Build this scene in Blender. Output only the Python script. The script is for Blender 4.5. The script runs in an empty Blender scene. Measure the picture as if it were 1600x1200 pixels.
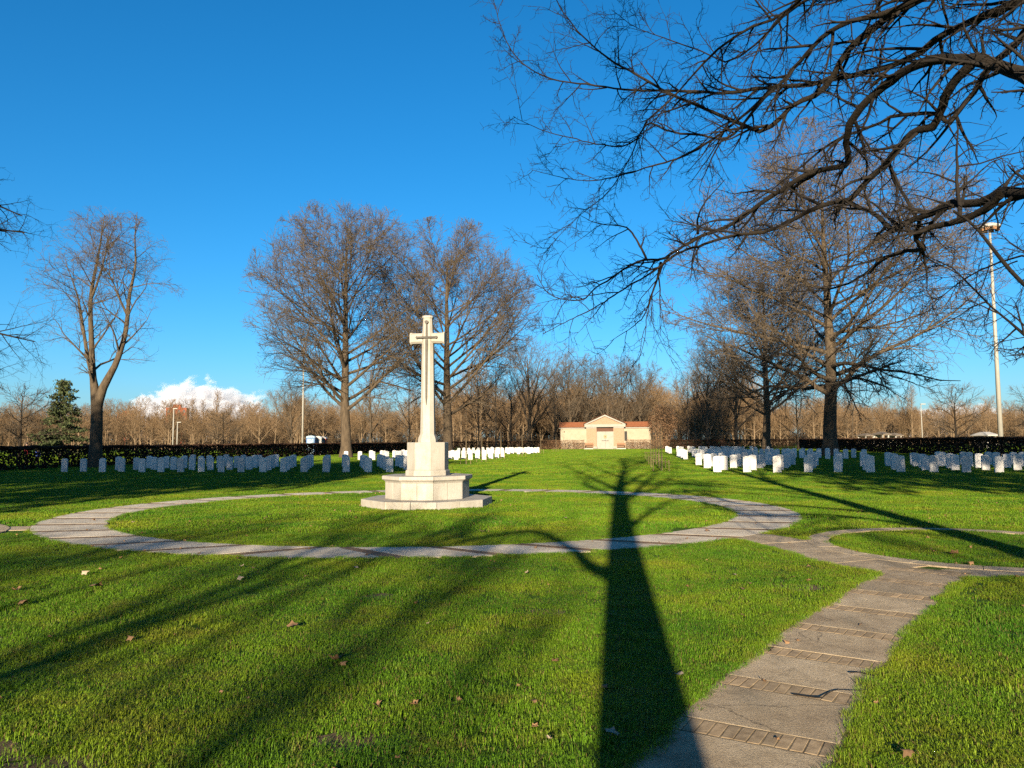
import bpy, bmesh, math, random
import numpy as np
from mathutils import Vector, Matrix

R = math.radians
scene = bpy.context.scene
COL = scene.collection
random.seed(7)
RNG = np.random.default_rng(11)

# ------------------------------------------------------------------ camera
CAM_H = 1.62
cam_d = bpy.data.cameras.new('camera')
cam = bpy.data.objects.new('camera', cam_d)
COL.objects.link(cam)
scene.camera = cam
cam_d.sensor_width = 36.0
cam_d.lens = 36.0 * 1201.0 / 1600.0
cam_d.clip_start = 0.05
cam_d.clip_end = 20000
_p, _r = math.atan(89 / 1201), R(0.35)
_f = Vector((0, math.cos(_p), math.sin(_p)))
_x0, _u0 = Vector((1, 0, 0)), Vector((0, -math.sin(_p), math.cos(_p)))
_x = _x0 * math.cos(_r) - _u0 * math.sin(_r)
_u = _u0 * math.cos(_r) + _x0 * math.sin(_r)
cam.matrix_world = Matrix(((_x.x, _u.x, -_f.x, 0), (_x.y, _u.y, -_f.y, 0), (_x.z, _u.z, -_f.z, CAM_H), (0, 0, 0, 1)))

# ------------------------------------------------------------------ sky and sun
SUN_EL, SUN_AZ = R(13.0), R(188.0)          # azimuth from +Y, clockwise
world = bpy.data.worlds.new('World')
scene.world = world
world.use_nodes = True
wn, wl = world.node_tree.nodes, world.node_tree.links
wn.clear()
sky = wn.new('ShaderNodeTexSky')
sky.sky_type = 'NISHITA'
sky.sun_disc = False
sky.sun_elevation = SUN_EL
sky.sun_rotation = SUN_AZ
sky.air_density = 1.0
sky.dust_density = 0.6
sky.ozone_density = 6.5
sky.altitude = 0
hsv = wn.new('ShaderNodeHueSaturation')
hsv.inputs['Saturation'].default_value = 1.12
hsv.inputs['Hue'].default_value = 0.492
bg = wn.new('ShaderNodeBackground')
bg.inputs['Strength'].default_value = 0.055
wo = wn.new('ShaderNodeOutputWorld')
wl.new(sky.outputs[0], hsv.inputs['Color'])
wl.new(hsv.outputs[0], bg.inputs[0])
wl.new(bg.outputs[0], wo.inputs[0])

sun_d = bpy.data.lights.new('sun', 'SUN')
sun_d.energy = 5.0
sun_d.angle = R(0.55)
sun_d.color = (1.0, 0.83, 0.60)
sun = bpy.data.objects.new('sun', sun_d)
COL.objects.link(sun)
ldir = Vector((-math.sin(SUN_AZ) * math.cos(SUN_EL), -math.cos(SUN_AZ) * math.cos(SUN_EL), -math.sin(SUN_EL)))
sun.rotation_euler = ldir.to_track_quat('-Z', 'Y').to_euler()

scene.view_settings.view_transform = 'Standard'
scene.view_settings.look = 'None'
scene.view_settings.exposure = 1.80
scene.view_settings.gamma = 1
scene.cycles.use_denoising = False
scene.cycles.max_bounces = 6
scene.cycles.sample_clamp_indirect = 3.0
scene.cycles.volume_bounces = 3
scene.cycles.volume_max_steps = 128
scene.cycles.transparent_max_bounces = 8
scene.render.engine = 'CYCLES'

# ------------------------------------------------------------------ cemetery frame
AX = R(9.0)                                  # the cemetery's long axis turns 9 degrees right of +Y
CX, CY = -2.18, 19.9                         # the cross stands at its origin
def W(u, v):
    return (CX + u * math.cos(AX) + v * math.sin(AX), CY - u * math.sin(AX) + v * math.cos(AX))

# ------------------------------------------------------------------ helpers
def tag(o, label=None, cat=None, group=None, kind=None):
    if label: o['label'] = label
    if cat: o['category'] = cat
    if group: o['group'] = group
    if kind: o['kind'] = kind
    return o

def empty(name, loc=(0, 0, 0), rz=0.0):
    o = bpy.data.objects.new(name, None)
    COL.objects.link(o)
    o.location = loc
    o.rotation_euler.z = rz
    o.empty_display_size = 0.1
    return o

def link(name, me, parent=None, loc=None, rot=None):
    o = bpy.data.objects.new(name, me)
    COL.objects.link(o)
    if parent: o.parent = parent
    if loc is not None: o.location = loc
    if rot is not None: o.rotation_euler = rot
    return o

def np_mesh(name, verts, faces, mat=None, smooth=True):
    """verts (V,3); faces (F,k) array or list of such arrays"""
    if not isinstance(faces, list): faces = [faces]
    faces = [np.asarray(f, dtype=np.int32) for f in faces if len(f)]
    me = bpy.data.meshes.new(name)
    me.vertices.add(len(verts))
    me.vertices.foreach_set('co', np.asarray(verts, dtype=np.float32).ravel())
    loops = np.concatenate([f.ravel() for f in faces])
    tot = np.concatenate([np.full(len(f), f.shape[1], dtype=np.int32) for f in faces])
    start = np.concatenate([[0], np.cumsum(tot)[:-1]]).astype(np.int32)
    me.loops.add(len(loops))
    me.loops.foreach_set('vertex_index', loops)
    me.polygons.add(len(tot))
    me.polygons.foreach_set('loop_start', start)
    me.polygons.foreach_set('use_smooth', np.full(len(tot), smooth, dtype=bool))
    me.update(calc_edges=True)
    if mat: me.materials.append(mat)
    return me

class MB:
    """collects simple solids into one mesh"""
    def __init__(self): self.bm = bmesh.new()
    def box(self, x0, x1, y0, y1, z0, z1):
        v = [self.bm.verts.new(p) for p in ((x0,y0,z0),(x1,y0,z0),(x1,y1,z0),(x0,y1,z0),(x0,y0,z1),(x1,y0,z1),(x1,y1,z1),(x0,y1,z1))]
        for f in ((3,2,1,0),(4,5,6,7),(0,1,5,4),(1,2,6,5),(2,3,7,6),(3,0,4,7)): self.bm.faces.new([v[i] for i in f])
        return self
    def prism(self, pts, z0, z1, axis='z'):
        def m(a, b, c): return {'z': (a, b, c), 'y': (a, c, b), 'x': (c, a, b)}[axis]
        n = len(pts)
        a = [self.bm.verts.new(m(p[0], p[1], z0)) for p in pts]
        b = [self.bm.verts.new(m(p[0], p[1], z1)) for p in pts]
        self.bm.faces.new(a[::-1]); self.bm.faces.new(b)
        for i in range(n): self.bm.faces.new((a[i], a[(i+1) % n], b[(i+1) % n], b[i]))
        return self
    def loft(self, rings, caps=True):
        vs = [[self.bm.verts.new(p) for p in r] for r in rings]
        n = len(rings[0])
        for a, b in zip(vs, vs[1:]):
            for i in range(n): self.bm.faces.new((a[i], a[(i+1) % n], b[(i+1) % n], b[i]))
        if caps:
            self.bm.faces.new(vs[0][::-1]); self.bm.faces.new(vs[-1])
        return self
    def tube(self, p0, p1, r0, r1=None, n=8):
        r1 = r0 if r1 is None else r1
        p0, p1 = Vector(p0), Vector(p1)
        d = (p1 - p0).normalized()
        a = d.orthogonal().normalized(); b = d.cross(a)
        return self.loft([[p + (a * math.cos(2*math.pi*i/n) + b * math.sin(2*math.pi*i/n)) * r for i in range(n)] for p, r in ((p0, r0), (p1, r1))])
    def mesh(self, name, mat, bevel=0, smooth=False):
        bmesh.ops.recalc_face_normals(self.bm, faces=self.bm.faces)
        if bevel:
            es = [e for e in self.bm.edges if len(e.link_faces) == 2 and e.calc_face_angle(0) > 0.5]
            bmesh.ops.bevel(self.bm, geom=es, offset=bevel, segments=1, affect='EDGES')
        me = bpy.data.meshes.new(name)
        self.bm.to_mesh(me); self.bm.free()
        me.materials.append(mat)
        if smooth: me.polygons.foreach_set('use_smooth', [True] * len(me.polygons))
        return me
    def build(self, name, mat, parent=None, loc=None, rot=None, bevel=0, smooth=False):
        return link(name, self.mesh(name, mat, bevel, smooth), parent, loc, rot)

# ------------------------------------------------------------------ materials
def newmat(name):
    m = bpy.data.materials.new(name)
    m.use_nodes = True
    nt = m.node_tree
    b = nt.nodes['Principled BSDF']
    b.inputs['Specular IOR Level'].default_value = 0.25
    return m, nt, b

def noise(nt, scale, detail=4, rough=0.6, coord='Object', vec=None, mapscale=None):
    n = nt.nodes.new('ShaderNodeTexNoise')
    n.inputs['Scale'].default_value = scale
    n.inputs['Detail'].default_value = detail
    n.inputs['Roughness'].default_value = rough
    if coord == 'World':
        g = nt.nodes.new('ShaderNodeNewGeometry'); out = g.outputs['Position']
    else:
        g = nt.nodes.new('ShaderNodeTexCoord'); out = g.outputs[coord]
    if mapscale:
        mp = nt.nodes.new('ShaderNodeMapping'); mp.inputs['Scale'].default_value = mapscale
        nt.links.new(out, mp.inputs['Vector']); out = mp.outputs[0]
    nt.links.new(out, n.inputs['Vector'])
    return n

def ramp(nt, fac, stops):
    r = nt.nodes.new('ShaderNodeValToRGB')
    el = r.color_ramp.elements
    while len(el) < len(stops): el.new(0.5)
    for e, (p, c) in zip(el, stops):
        e.position = p; e.color = (*c, 1) if len(c) == 3 else c
    nt.links.new(fac, r.inputs['Fac'])
    return r.outputs['Color']

def mix(nt, fac, a, b, mode='MIX'):
    m = nt.nodes.new('ShaderNodeMix'); m.data_type = 'RGBA'; m.blend_type = mode
    for i, s in ((0, fac), (6, a), (7, b)):
        if hasattr(s, 'is_linked'): nt.links.new(s, m.inputs[i])
        elif i == 0: m.inputs[0].default_value = s
        else: m.inputs[i].default_value = (*s, 1)
    return m.outputs[2]

def bump(nt, b, height, strength=0.3, dist=0.02):
    n = nt.nodes.new('ShaderNodeBump')
    n.inputs['Strength'].default_value = strength
    n.inputs['Distance'].default_value = dist
    nt.links.new(height, n.inputs['Height'])
    nt.links.new(n.outputs[0], b.inputs['Normal'])

def rnd(nt):
    return nt.nodes.new('ShaderNodeObjectInfo').outputs['Random']

def mottled(name, c0, c1, scale=4.0, rough=0.85, bstr=0.3, bdist=0.01, bscale=None, perobj=0.0, coord='Object', c2=None, mapscale=None):
    m, nt, b = newmat(name)
    n = noise(nt, scale, 6, 0.65, coord, mapscale=mapscale)
    st = [(0.3, c0), (0.7, c1)] if c2 is None else [(0.28, c0), (0.5, c1), (0.75, c2)]
    col = ramp(nt, n.outputs['Fac'], st)
    if perobj:
        v = ramp(nt, rnd(nt), [(0, (1 - perobj,) * 3), (1, (1 + perobj * 0.4, 1 + perobj * 0.3, 1 + perobj * 0.2))])
        col = mix(nt, 1.0, col, v, 'MULTIPLY')
    nt.links.new(col, b.inputs['Base Color'])
    b.inputs['Roughness'].default_value = rough
    if bstr:
        nb = noise(nt, bscale or scale * 5, 8, 0.7, coord, mapscale=mapscale)
        bump(nt, b, nb.outputs['Fac'], bstr, bdist)
    return m

M = {}
# lawn soil sheet below the blades
m, nt, b = newmat('lawn_sheet')
n1 = noise(nt, 0.22, 5, 0.6, 'World'); n2 = noise(nt, 2.6, 6, 0.7, 'World'); n3 = noise(nt, 38, 4, 0.7, 'World')
c = ramp(nt, n1.outputs['Fac'], [(0.30, (0.027, 0.085, 0.0035)), (0.55, (0.050, 0.120, 0.0046)), (0.72, (0.080, 0.130, 0.0081))])
c = mix(nt, ramp(nt, n2.outputs['Fac'], [(0.35, (0, 0, 0)), (0.75, (0.55,) * 3)]), c, (0.0725, 0.087, 0.0104))
c = mix(nt, 1.0, c, ramp(nt, n3.outputs['Fac'], [(0.25, (0.55,) * 3), (0.75, (1.25,) * 3)]), 'MULTIPLY')
nt.links.new(c, b.inputs['Base Color'])
b.inputs['Roughness'].default_value = 0.9
b.inputs['Specular IOR Level'].default_value = 0.1
n4 = noise(nt, 30, 6, 0.8, 'World')
bump(nt, b, n4.outputs['Fac'], 1.0, 0.05)
M['lawn'] = m

# grass blades
m, nt, b = newmat('grass_blade')
n1 = noise(nt, 0.55, 4, 0.6, 'World'); n2 = noise(nt, 3.2, 4, 0.7, 'World'); n5 = noise(nt, 90, 2, 0.5, 'World')
n6 = noise(nt, 1.1, 6, 0.75, 'World')
c = ramp(nt, n1.outputs['Fac'], [(0.32, (0.056, 0.160, 0.010)), (0.50, (0.115, 0.222, 0.012)), (0.66, (0.190, 0.248, 0.016))])
c = mix(nt, ramp(nt, n2.outputs['Fac'], [(0.54, (0, 0, 0)), (0.76, (0.75,) * 3)]), c, (0.174, 0.1537, 0.029))
c = mix(nt, ramp(nt, n6.outputs['Fac'], [(0.60, (0, 0, 0)), (0.76, (0.7,) * 3)]), c, (0.1566, 0.1102, 0.0435))
c = mix(nt, 1.0, c, ramp(nt, n5.outputs['Fac'], [(0.3, (0.40, 0.45, 0.4)), (0.7, (1.5, 1.4, 1.3))]), 'MULTIPLY')
nt.links.new(c, b.inputs['Base Color'])
b.inputs['Roughness'].default_value = 0.55
b.inputs['Specular IOR Level'].default_value = 0.18
tr = nt.nodes.new('ShaderNodeBsdfTranslucent'); nt.links.new(c, tr.inputs['Color'])
ms = nt.nodes.new('ShaderNodeMixShader'); ms.inputs[0].default_value = 0.35
nt.links.new(b.outputs[0], ms.inputs[1]); nt.links.new(tr.outputs[0], ms.inputs[2])
nt.links.new(ms.outputs[0], nt.nodes['Material Output'].inputs['Surface'])
M['blade'] = m
M['dry_blade'] = mottled('dry_grass_blade', (0.0928, 0.0638, 0.0203), (0.1392, 0.1044, 0.0348), 60, 0.8, 0)

M['slab'] = None
m, nt, b = newmat('path_slab')
n1 = noise(nt, 1.9, 8, 0.7, 'World'); n2 = noise(nt, 5.5, 6, 0.75, 'World'); n3 = noise(nt, 60, 6, 0.8, 'World'); n4 = noise(nt, .8, 4, .6, 'World', mapscale=(3, .8, 1))
c = ramp(nt, n1.outputs['Fac'], [(0.30, (0.235, 0.178, 0.112)), (0.5, (0.36, 0.289, 0.193)), (0.72, (0.45, 0.375, 0.265))])
c = mix(nt, ramp(nt, n2.outputs['Fac'], [(0.54, (0, 0, 0)), (0.70, (.65,) * 3)]), c, (0.15, 0.116, 0.074))
c = mix(nt, ramp(nt, n4.outputs['Fac'], [(0.52, (0, 0, 0)), (0.68, (.55,) * 3)]), c, (0.145, 0.1247, 0.087))
c = mix(nt, 1.0, c, ramp(nt, n3.outputs['Fac'], [(0.28, (.62,) * 3), (0.7, (1.2,) * 3)]), 'MULTIPLY')
c = mix(nt, 1.0, c, ramp(nt, rnd(nt), [(0, (.80, .78, .76)), (1, (1.1, 1.1, 1.1))]), 'MULTIPLY')
vo = nt.nodes.new('ShaderNodeTexVoronoi'); vo.feature = 'DISTANCE_TO_EDGE'; vo.inputs['Scale'].default_value = .75
gp = nt.nodes.new('ShaderNodeNewGeometry'); n7 = noise(nt, 3.5, 5, .7, 'World')
wp = mix(nt, .12, gp.outputs['Position'], n7.outputs['Color'], 'ADD'); nt.links.new(wp, vo.inputs['Vector'])
c = mix(nt, ramp(nt, vo.outputs['Distance'], [(0.0, (.7,) * 3), (0.004, (0, 0, 0))]), c, (0.03, 0.022, 0.013))
nt.links.new(c, b.inputs['Base Color']); b.inputs['Roughness'].default_value = 0.85
bump(nt, b, n3.outputs['Fac'], 0.9, 0.012)
M['slab'] = m
M['brick'] = mottled('path_brick', (0.20, 0.145, 0.085), (0.38, 0.29, 0.18), 14, 0.85, 0.5, 0.004, 80, perobj=0.28, coord='World')
M['pale_slab'] = mottled('pale_ring_slab', (0.30, 0.255, 0.19), (0.46, 0.41, 0.325), 2.1, 0.85, 0.9, 0.010, 50, perobj=0.2, coord='World', c2=(0.55, 0.50, 0.41))
M['ring_brick'] = mottled('ring_brick', (0.105, 0.066, 0.038), (0.20, 0.135, 0.08), 14, 0.85, 0.5, 0.004, 80, perobj=0.28, coord='World')
M['bed'] = mottled('path_bed', (0.06, 0.043, 0.024), (0.25, 0.19, 0.11), 7, 0.95, 0.6, 0.01, 90, coord='World')
M['soil'] = mottled('soil', (0.05, 0.036, 0.020), (0.12, 0.085, 0.048), 6, 0.95, 0.8, 0.03, 30, coord='World')
m, nt, b = newmat('white_stone')
n1 = noise(nt, 1.6, 7, 0.65); n2 = noise(nt, 3.0, 5, 0.7, mapscale=(5, 5, .55)); n3 = noise(nt, 30, 4, 0.7)
c = ramp(nt, n1.outputs['Fac'], [(0.28, (0.2088, 0.1885, 0.1537)), (0.5, (0.2726, 0.2581, 0.2262)), (0.75, (0.3074, 0.2958, 0.2668))])
c = mix(nt, ramp(nt, n2.outputs['Fac'], [(0.50, (0, 0, 0)), (0.78, (.6,) * 3)]), c, (0.174, 0.1537, 0.1189))
c = mix(nt, 1.0, c, ramp(nt, n3.outputs['Fac'], [(0.3, (.88,) * 3), (0.7, (1.06,) * 3)]), 'MULTIPLY')
nt.links.new(c, b.inputs['Base Color']); b.inputs['Roughness'].default_value = 0.7
bump(nt, b, n3.outputs['Fac'], 0.25, 0.006)
M['marble'] = m
M['headstone'] = mottled('headstone_stone', (0.43, 0.42, 0.395), (0.56, 0.55, 0.525), 7, 0.65, 0.25, 0.004, 60, perobj=0.22)
M['bronze'] = mottled('dark_bronze', (0.0203, 0.0186, 0.0151), (0.0493, 0.0435, 0.0319), 12, 0.5, 0.1, 0.002)
M['bark'] = mottled('bark', (0.0319, 0.0232, 0.0151), (0.0899, 0.0667, 0.0418), 3.0, 0.95, 0.9, 0.06, 9, mapscale=(2.4, 2.4, 0.5))
M['bark_dark'] = mottled('dark_bark', (0.0045, 0.0034, 0.0024), (0.019, 0.0135, 0.008), 5.0, 0.95, 0.9, 0.02, 40)  # near black: shade on the overhanging limbs is darkened into this bark colour
M['twig'] = mottled('twig_bark', (0.050, 0.038, 0.026), (0.096, 0.076, 0.052), 1.3, 0.9, 0)
M['twig_dark'] = mottled('dark_twig_bark', (0.0045, 0.0034, 0.0028), (0.013, 0.0096, 0.007), 2.0, 0.9, 0)  # twigs of the overhang, their shade likewise put into the base colour
M['twig_tan'] = mottled('tan_twig_bark', (0.0986, 0.0609, 0.029), (0.1856, 0.1189, 0.0609), 0.25, 0.95, 0, coord='World')
M['bark_tan'] = mottled('tan_bark', (0.087, 0.0609, 0.0348), (0.1624, 0.116, 0.0696), 3, 0.95, 0.4, 0.05, 9)
M['hedge_leaf'] = mottled('dry_hedge_leaf', (0.0203, 0.0104, 0.0058), (0.0551, 0.0267, 0.0128), 3.0, 0.8, 0, coord='World')
M['beech_leaf'] = mottled('russet_beech_leaf', (0.0986, 0.0522, 0.0261), (0.1856, 0.1102, 0.058), 1.5, 0.8, 0, coord='World')
M['hedge_stem'] = mottled('hedge_stem', (0.0174, 0.0128, 0.0093), (0.0406, 0.029, 0.0203), 5, 0.95, 0)
M['needle'] = mottled('conifer_needle', (0.0174, 0.0278, 0.0093), (0.0493, 0.0609, 0.0203), 1.2, 0.8, 0, coord='World')
M['wall_brick'] = None
m, nt, b = newmat('shelter_brick')
tc = nt.nodes.new('ShaderNodeTexCoord'); mp = nt.nodes.new('ShaderNodeMapping'); mp.inputs['Rotation'].default_value = (R(90), 0, 0)
nt.links.new(tc.outputs['Object'], mp.inputs[0])
bt = nt.nodes.new('ShaderNodeTexBrick'); nt.links.new(mp.outputs[0], bt.inputs['Vector'])
bt.inputs['Color1'].default_value = (0.1914, 0.1102, 0.0638, 1); bt.inputs['Color2'].default_value = (0.232, 0.145, 0.0899, 1); bt.inputs['Mortar'].default_value = (0.2436, 0.203, 0.1566, 1)
bt.inputs['Scale'].default_value = 1.0; bt.inputs['Brick Width'].default_value = 0.24; bt.inputs['Row Height'].default_value = 0.075; bt.inputs['Mortar Size'].default_value = 0.008
nt.links.new(bt.outputs['Color'], b.inputs['Base Color']); b.inputs['Roughness'].default_value = 0.9
M['wall_brick'] = m
M['render_wall'] = mottled('cream_render', (0.2088, 0.1769, 0.1276), (0.2552, 0.2233, 0.1682), 1.2, 0.9, 0.2, 0.01, 30)
M['tile'] = mottled('roof_tile', (0.155, 0.055, 0.024), (0.215, 0.088, 0.042), 3, 0.85, 0.2, 0.01, perobj=0.15)
M['white_paint'] = mottled('white_paint', (0.29, 0.2784, 0.2494), (0.3306, 0.319, 0.29), 2, 0.5, 0)
M['shelter_white'] = mottled('shelter_white_stone', (0.165, 0.156, 0.132), (0.205, 0.196, 0.17), 2, 0.6, 0)
M['wood'] = mottled('bench_wood', (0.116, 0.058, 0.029), (0.1972, 0.1044, 0.0522), 6, 0.7, 0.2, 0.003, mapscale=(1, 8, 8))
M['brown_paint'] = mottled('brown_lintel', (0.058, 0.0261, 0.0162), (0.0812, 0.0377, 0.0232), 3, 0.8, 0)
M['dark'] = mottled('dark_opening', (0.0087, 0.0081, 0.0075), (0.0174, 0.0162, 0.0151), 3, 0.7, 0)
M['gilt'] = mottled('gilt_emblem', (0.1972, 0.1276, 0.0464), (0.261, 0.1798, 0.0754), 20, 0.5, 0)
M['galv'] = mottled('galvanised_steel', (0.1972, 0.1914, 0.1682), (0.2436, 0.2378, 0.2088), 1.5, 0.55, 0)
M['rust'] = mottled('rusty_steel', (0.116, 0.0522, 0.0232), (0.2088, 0.116, 0.058), 8, 0.8, 0)
M['stake'] = mottled('pale_stake_wood', (0.12, 0.09, 0.045), (0.19, 0.145, 0.075), 6, 0.85, 0)
M['blue_plastic'] = mottled('blue_plastic', (0.0174, 0.0754, 0.2088), (0.029, 0.1044, 0.261), 3, 0.4, 0)
M['pale_blue'] = mottled('pale_blue_plastic', (0.1624, 0.2784, 0.3596), (0.2088, 0.3248, 0.3944), 3, 0.4, 0)
M['white_plastic'] = mottled('white_plastic', (0.24, 0.24, 0.235), (0.30, 0.30, 0.29), 3, 0.4, 0)
M['red_plastic'] = mottled('red_plastic', (0.2088, 0.0174, 0.0174), (0.2552, 0.029, 0.0232), 3, 0.4, 0)
M['brick_red'] = mottled('red_facade', (0.232, 0.0493, 0.0261), (0.29, 0.0725, 0.0377), 0.3, 0.9, 0)
M['ochre'] = mottled('ochre_facade', (0.2784, 0.2088, 0.1044), (0.3364, 0.261, 0.145), 0.3, 0.9, 0)
M['pane'] = mottled('window_glass', (0.058, 0.0696, 0.0812), (0.0928, 0.1044, 0.116), 2, 0.1, 0)
M['pale_roof'] = mottled('pale_roof', (0.10, 0.082, 0.06), (0.14, 0.115, 0.088), 1, 0.8, 0)
M['leaf_brown'] = mottled('fallen_leaf_brown', (0.13, 0.072, 0.034), (0.25, 0.155, 0.080), 25, 0.7, 0.3, 0.004, 60, perobj=0.3)
M['leaf_pale'] = mottled('fallen_leaf_pale', (0.232, 0.1798, 0.1218), (0.3248, 0.2668, 0.1972), 25, 0.7, 0.3, 0.004, 60, perobj=0.2)
M['skin'] = mottled('skin', (0.29, 0.1856, 0.1392), (0.3248, 0.2146, 0.1624), 8, 0.6, 0)
M['hair'] = mottled('hair', (0.029, 0.0203, 0.0145), (0.0522, 0.0348, 0.0232), 30, 0.6, 0)
M['red_coat'] = mottled('red_coat', (0.1914, 0.0174, 0.0261), (0.2436, 0.029, 0.0406), 6, 0.8, 0)
M['blue_coat'] = mottled('blue_coat', (0.0116, 0.0232, 0.1392), (0.0203, 0.0348, 0.1856), 6, 0.8, 0)
M['trousers'] = mottled('trousers', (0.058, 0.0464, 0.0406), (0.0928, 0.0696, 0.058), 6, 0.9, 0)
# ------------------------------------------------------------------ ground
g = 3500.0
me = np_mesh('ground', np.array([[-g, -400, 0], [g, -400, 0], [g, 2 * g, 0], [-g, 2 * g, 0]]), np.array([[0, 1, 2, 3]]), M['lawn'], False)
tag(link('ground', me), 'flat green winter lawn of the cemetery and park', kind='structure')

# ------------------------------------------------------------------ paths
RING = (-1.9, 18.4)
R_IN, R_OUT = (6.92, 6.52), (8.28, 7.60)
RING2 = [((6.95, 11.62), 2.08, 2.40), ((-11.75, 13.55), 2.08, 2.50)]
LANE = [(-0.55, 0.6), (0.15, 2.2), (0.96, 3.73), (1.62, 4.85), (2.68, 6.42), (3.72, 7.82), (4.72, 9.1), (5.15, 9.62)]
NECK = [(3.25, 13.75), (4.05, 12.75), (4.40, 11.6), (4.45, 10.6), (4.85, 9.7)]
SPUR = [(5.1, 9.35), (6.2, 9.28), (8.0, 9.05), (10.5, 8.6)]
LNECK = [(-8.3, 15.35), (-9.2, 14.95), (-10.4, 14.75)]
PATHS = [(LANE, 0.44), (NECK, 0.50), (SPUR, 0.27), (LNECK, 0.35)]

def seg_dist(px, py, line):
    d = np.full(px.shape, 1e9)
    for (x0, y0), (x1, y1) in zip(line, line[1:]):
        dx, dy = x1 - x0, y1 - y0
        t = np.clip(((px - x0) * dx + (py - y0) * dy) / (dx * dx + dy * dy), 0, 1)
        d = np.minimum(d, np.hypot(px - x0 - t * dx, py - y0 - t * dy))
    return d

def on_path(px, py, grow=0.0):
    ex, ey = px - RING[0], py - RING[1]
    out = np.hypot(ex / (R_OUT[0] + grow), ey / (R_OUT[1] + grow)) < 1
    inn = np.hypot(ex / (R_IN[0] - grow), ey / (R_IN[1] - grow)) < 1
    m = out & ~inn
    for (cx, cy), a, bb in RING2:
        d = np.hypot(px - cx, py - cy)
        m |= (d > a - grow) & (d < bb + grow)
    for line, w in PATHS: m |= seg_dist(px, py, line) < w + grow
    m |= np.hypot(px - CX, py - CY) < 1.62 + grow
    return m

def slab_mesh(name, poly, zt, mat, th=0.05, inset=0.0):
    c = np.mean(poly, axis=0)
    top = [(c[0] + (p[0] - c[0]) * (1 - inset), c[1] + (p[1] - c[1]) * (1 - inset)) for p in poly]
    n = len(poly)
    v = [(p[0], p[1], zt - 0.0015) for p in poly] + [(c[0] + (p[0] - c[0]) * (1 - inset) * 0.985, c[1] + (p[1] - c[1]) * (1 - inset) * 0.985, zt) for p in poly] + [(p[0], p[1], zt - th) for p in poly]
    f4 = [(i, (i + 1) % n, n + (i + 1) % n, n + i) for i in range(n)] + [(2 * n + i, 2 * n + (i + 1) % n, (i + 1) % n, i) for i in range(n)]
    me = bpy.data.meshes.new(name)
    me.from_pydata(v, [], [tuple(range(n, 2 * n))] + f4)
    me.materials.append(mat)
    return me

def resample(line, step):
    pts = [np.array(p, float) for p in line]
    # Catmull-Rom
    P = [2 * pts[0] - pts[1]] + pts + [2 * pts[-1] - pts[-2]]
    out = []
    for i in range(1, len(P) - 2):
        for k in range(24):
            t = k / 24
            out.append(0.5 * (2 * P[i] + (P[i+1] - P[i-1]) * t + (2*P[i-1] - 5*P[i] + 4*P[i+1] - P[i+2]) * t*t + (3*P[i] - P[i-1] - 3*P[i+1] + P[i+2]) * t**3))
    out.append(P[-2])
    out = np.array(out)
    s = np.concatenate([[0], np.cumsum(np.hypot(*np.diff(out, axis=0).T))])
    return out, s

def strip_bed(name, line, hw, z, label):
    out, s = resample(line, 0.1)
    t = np.gradient(out, axis=0); t /= np.hypot(t[:, 0], t[:, 1])[:, None]
    nrm = np.c_[t[:, 1], -t[:, 0]]
    v = np.r_[np.c_[out - nrm * hw, np.full(len(out), z)], np.c_[out + nrm * hw, np.full(len(out), z)]]
    k = len(out)
    f = np.array([[i, k + i, k + i + 1, i + 1] for i in range(k - 1)])
    return tag(link(name, np_mesh(name, v, f, M['bed'], False)), label, kind='structure')

brick_caches = {}
def brick(parent, c, along, across, z, lw, ld, mat='brick'):
    """one brick; along = unit vector of the brick's long side"""
    brick_cache = brick_caches.setdefault(mat, [])
    if not brick_cache:
        for k in range(4):
            r = random.Random(k)
            q = [(-.5 + r.uniform(0, .05), -.5 + r.uniform(0, .03)), (.5 - r.uniform(0, .05), -.5 + r.uniform(0, .03)), (.5 - r.uniform(0, .05), .5 - r.uniform(0, .03)), (-.5 + r.uniform(0, .05), .5 - r.uniform(0, .03))]
            me = slab_mesh('brick', q, 0, M[mat], 0.05, 0.05)
            brick_cache.append(me)
    o = link('brick', random.choice(brick_cache), parent, (c[0], c[1], z + random.uniform(-.0011, .0009)))
    o.rotation_euler = (random.uniform(-.004, .004), random.uniform(-.004, .004), math.atan2(along[1], along[0]) + random.uniform(-.03, .03))
    o.scale = (ld, lw, 1)
    return o

def path_strip(parent, line, hw, z, slab_len, band, s_from=0.0, s_to=1e9, phase=0.0):
    out, s = resample(line, 0.1)
    t = np.gradient(out, axis=0); t /= np.hypot(t[:, 0], t[:, 1])[:, None]
    def P(q):
        x = np.array([np.interp(q, s, out[:, 0]), np.interp(q, s, out[:, 1])])
        d = np.array([np.interp(q, s, t[:, 0]), np.interp(q, s, t[:, 1])]); d /= np.hypot(*d)
        return x, d, np.array([d[1], -d[0]])
    q = max(0, s_from) + phase
    end = min(s[-1], s_to)
    while q < end - 0.15:
        e = min(q + slab_len * random.uniform(.94, 1.06), end)
        nn = 4
        L, Rr = [], []
        for k in range(nn + 1):
            x, d, n = P(q + 0.006 + (e - q - 0.012) * k / nn)
            L.append(tuple(x - n * hw)); Rr.append(tuple(x + n * hw))
        link('slab', slab_mesh('slab', L[::-1][::-1] [::-1] + Rr, z + random.uniform(-.0012, .0012), M['slab']), parent)
        q = e
        if band and q < end - band:
            x, d, n = P(q + band / 2)
            nb = max(3, round(2 * hw / 0.074))
            bw = 2 * hw / nb
            for k in range(nb):
                off = -hw + (k + .5) * bw
                brick(parent, x + n * off, d, n, z - 0.0006, bw * 0.91, band * random.uniform(.93, .98))
            q += band

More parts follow.
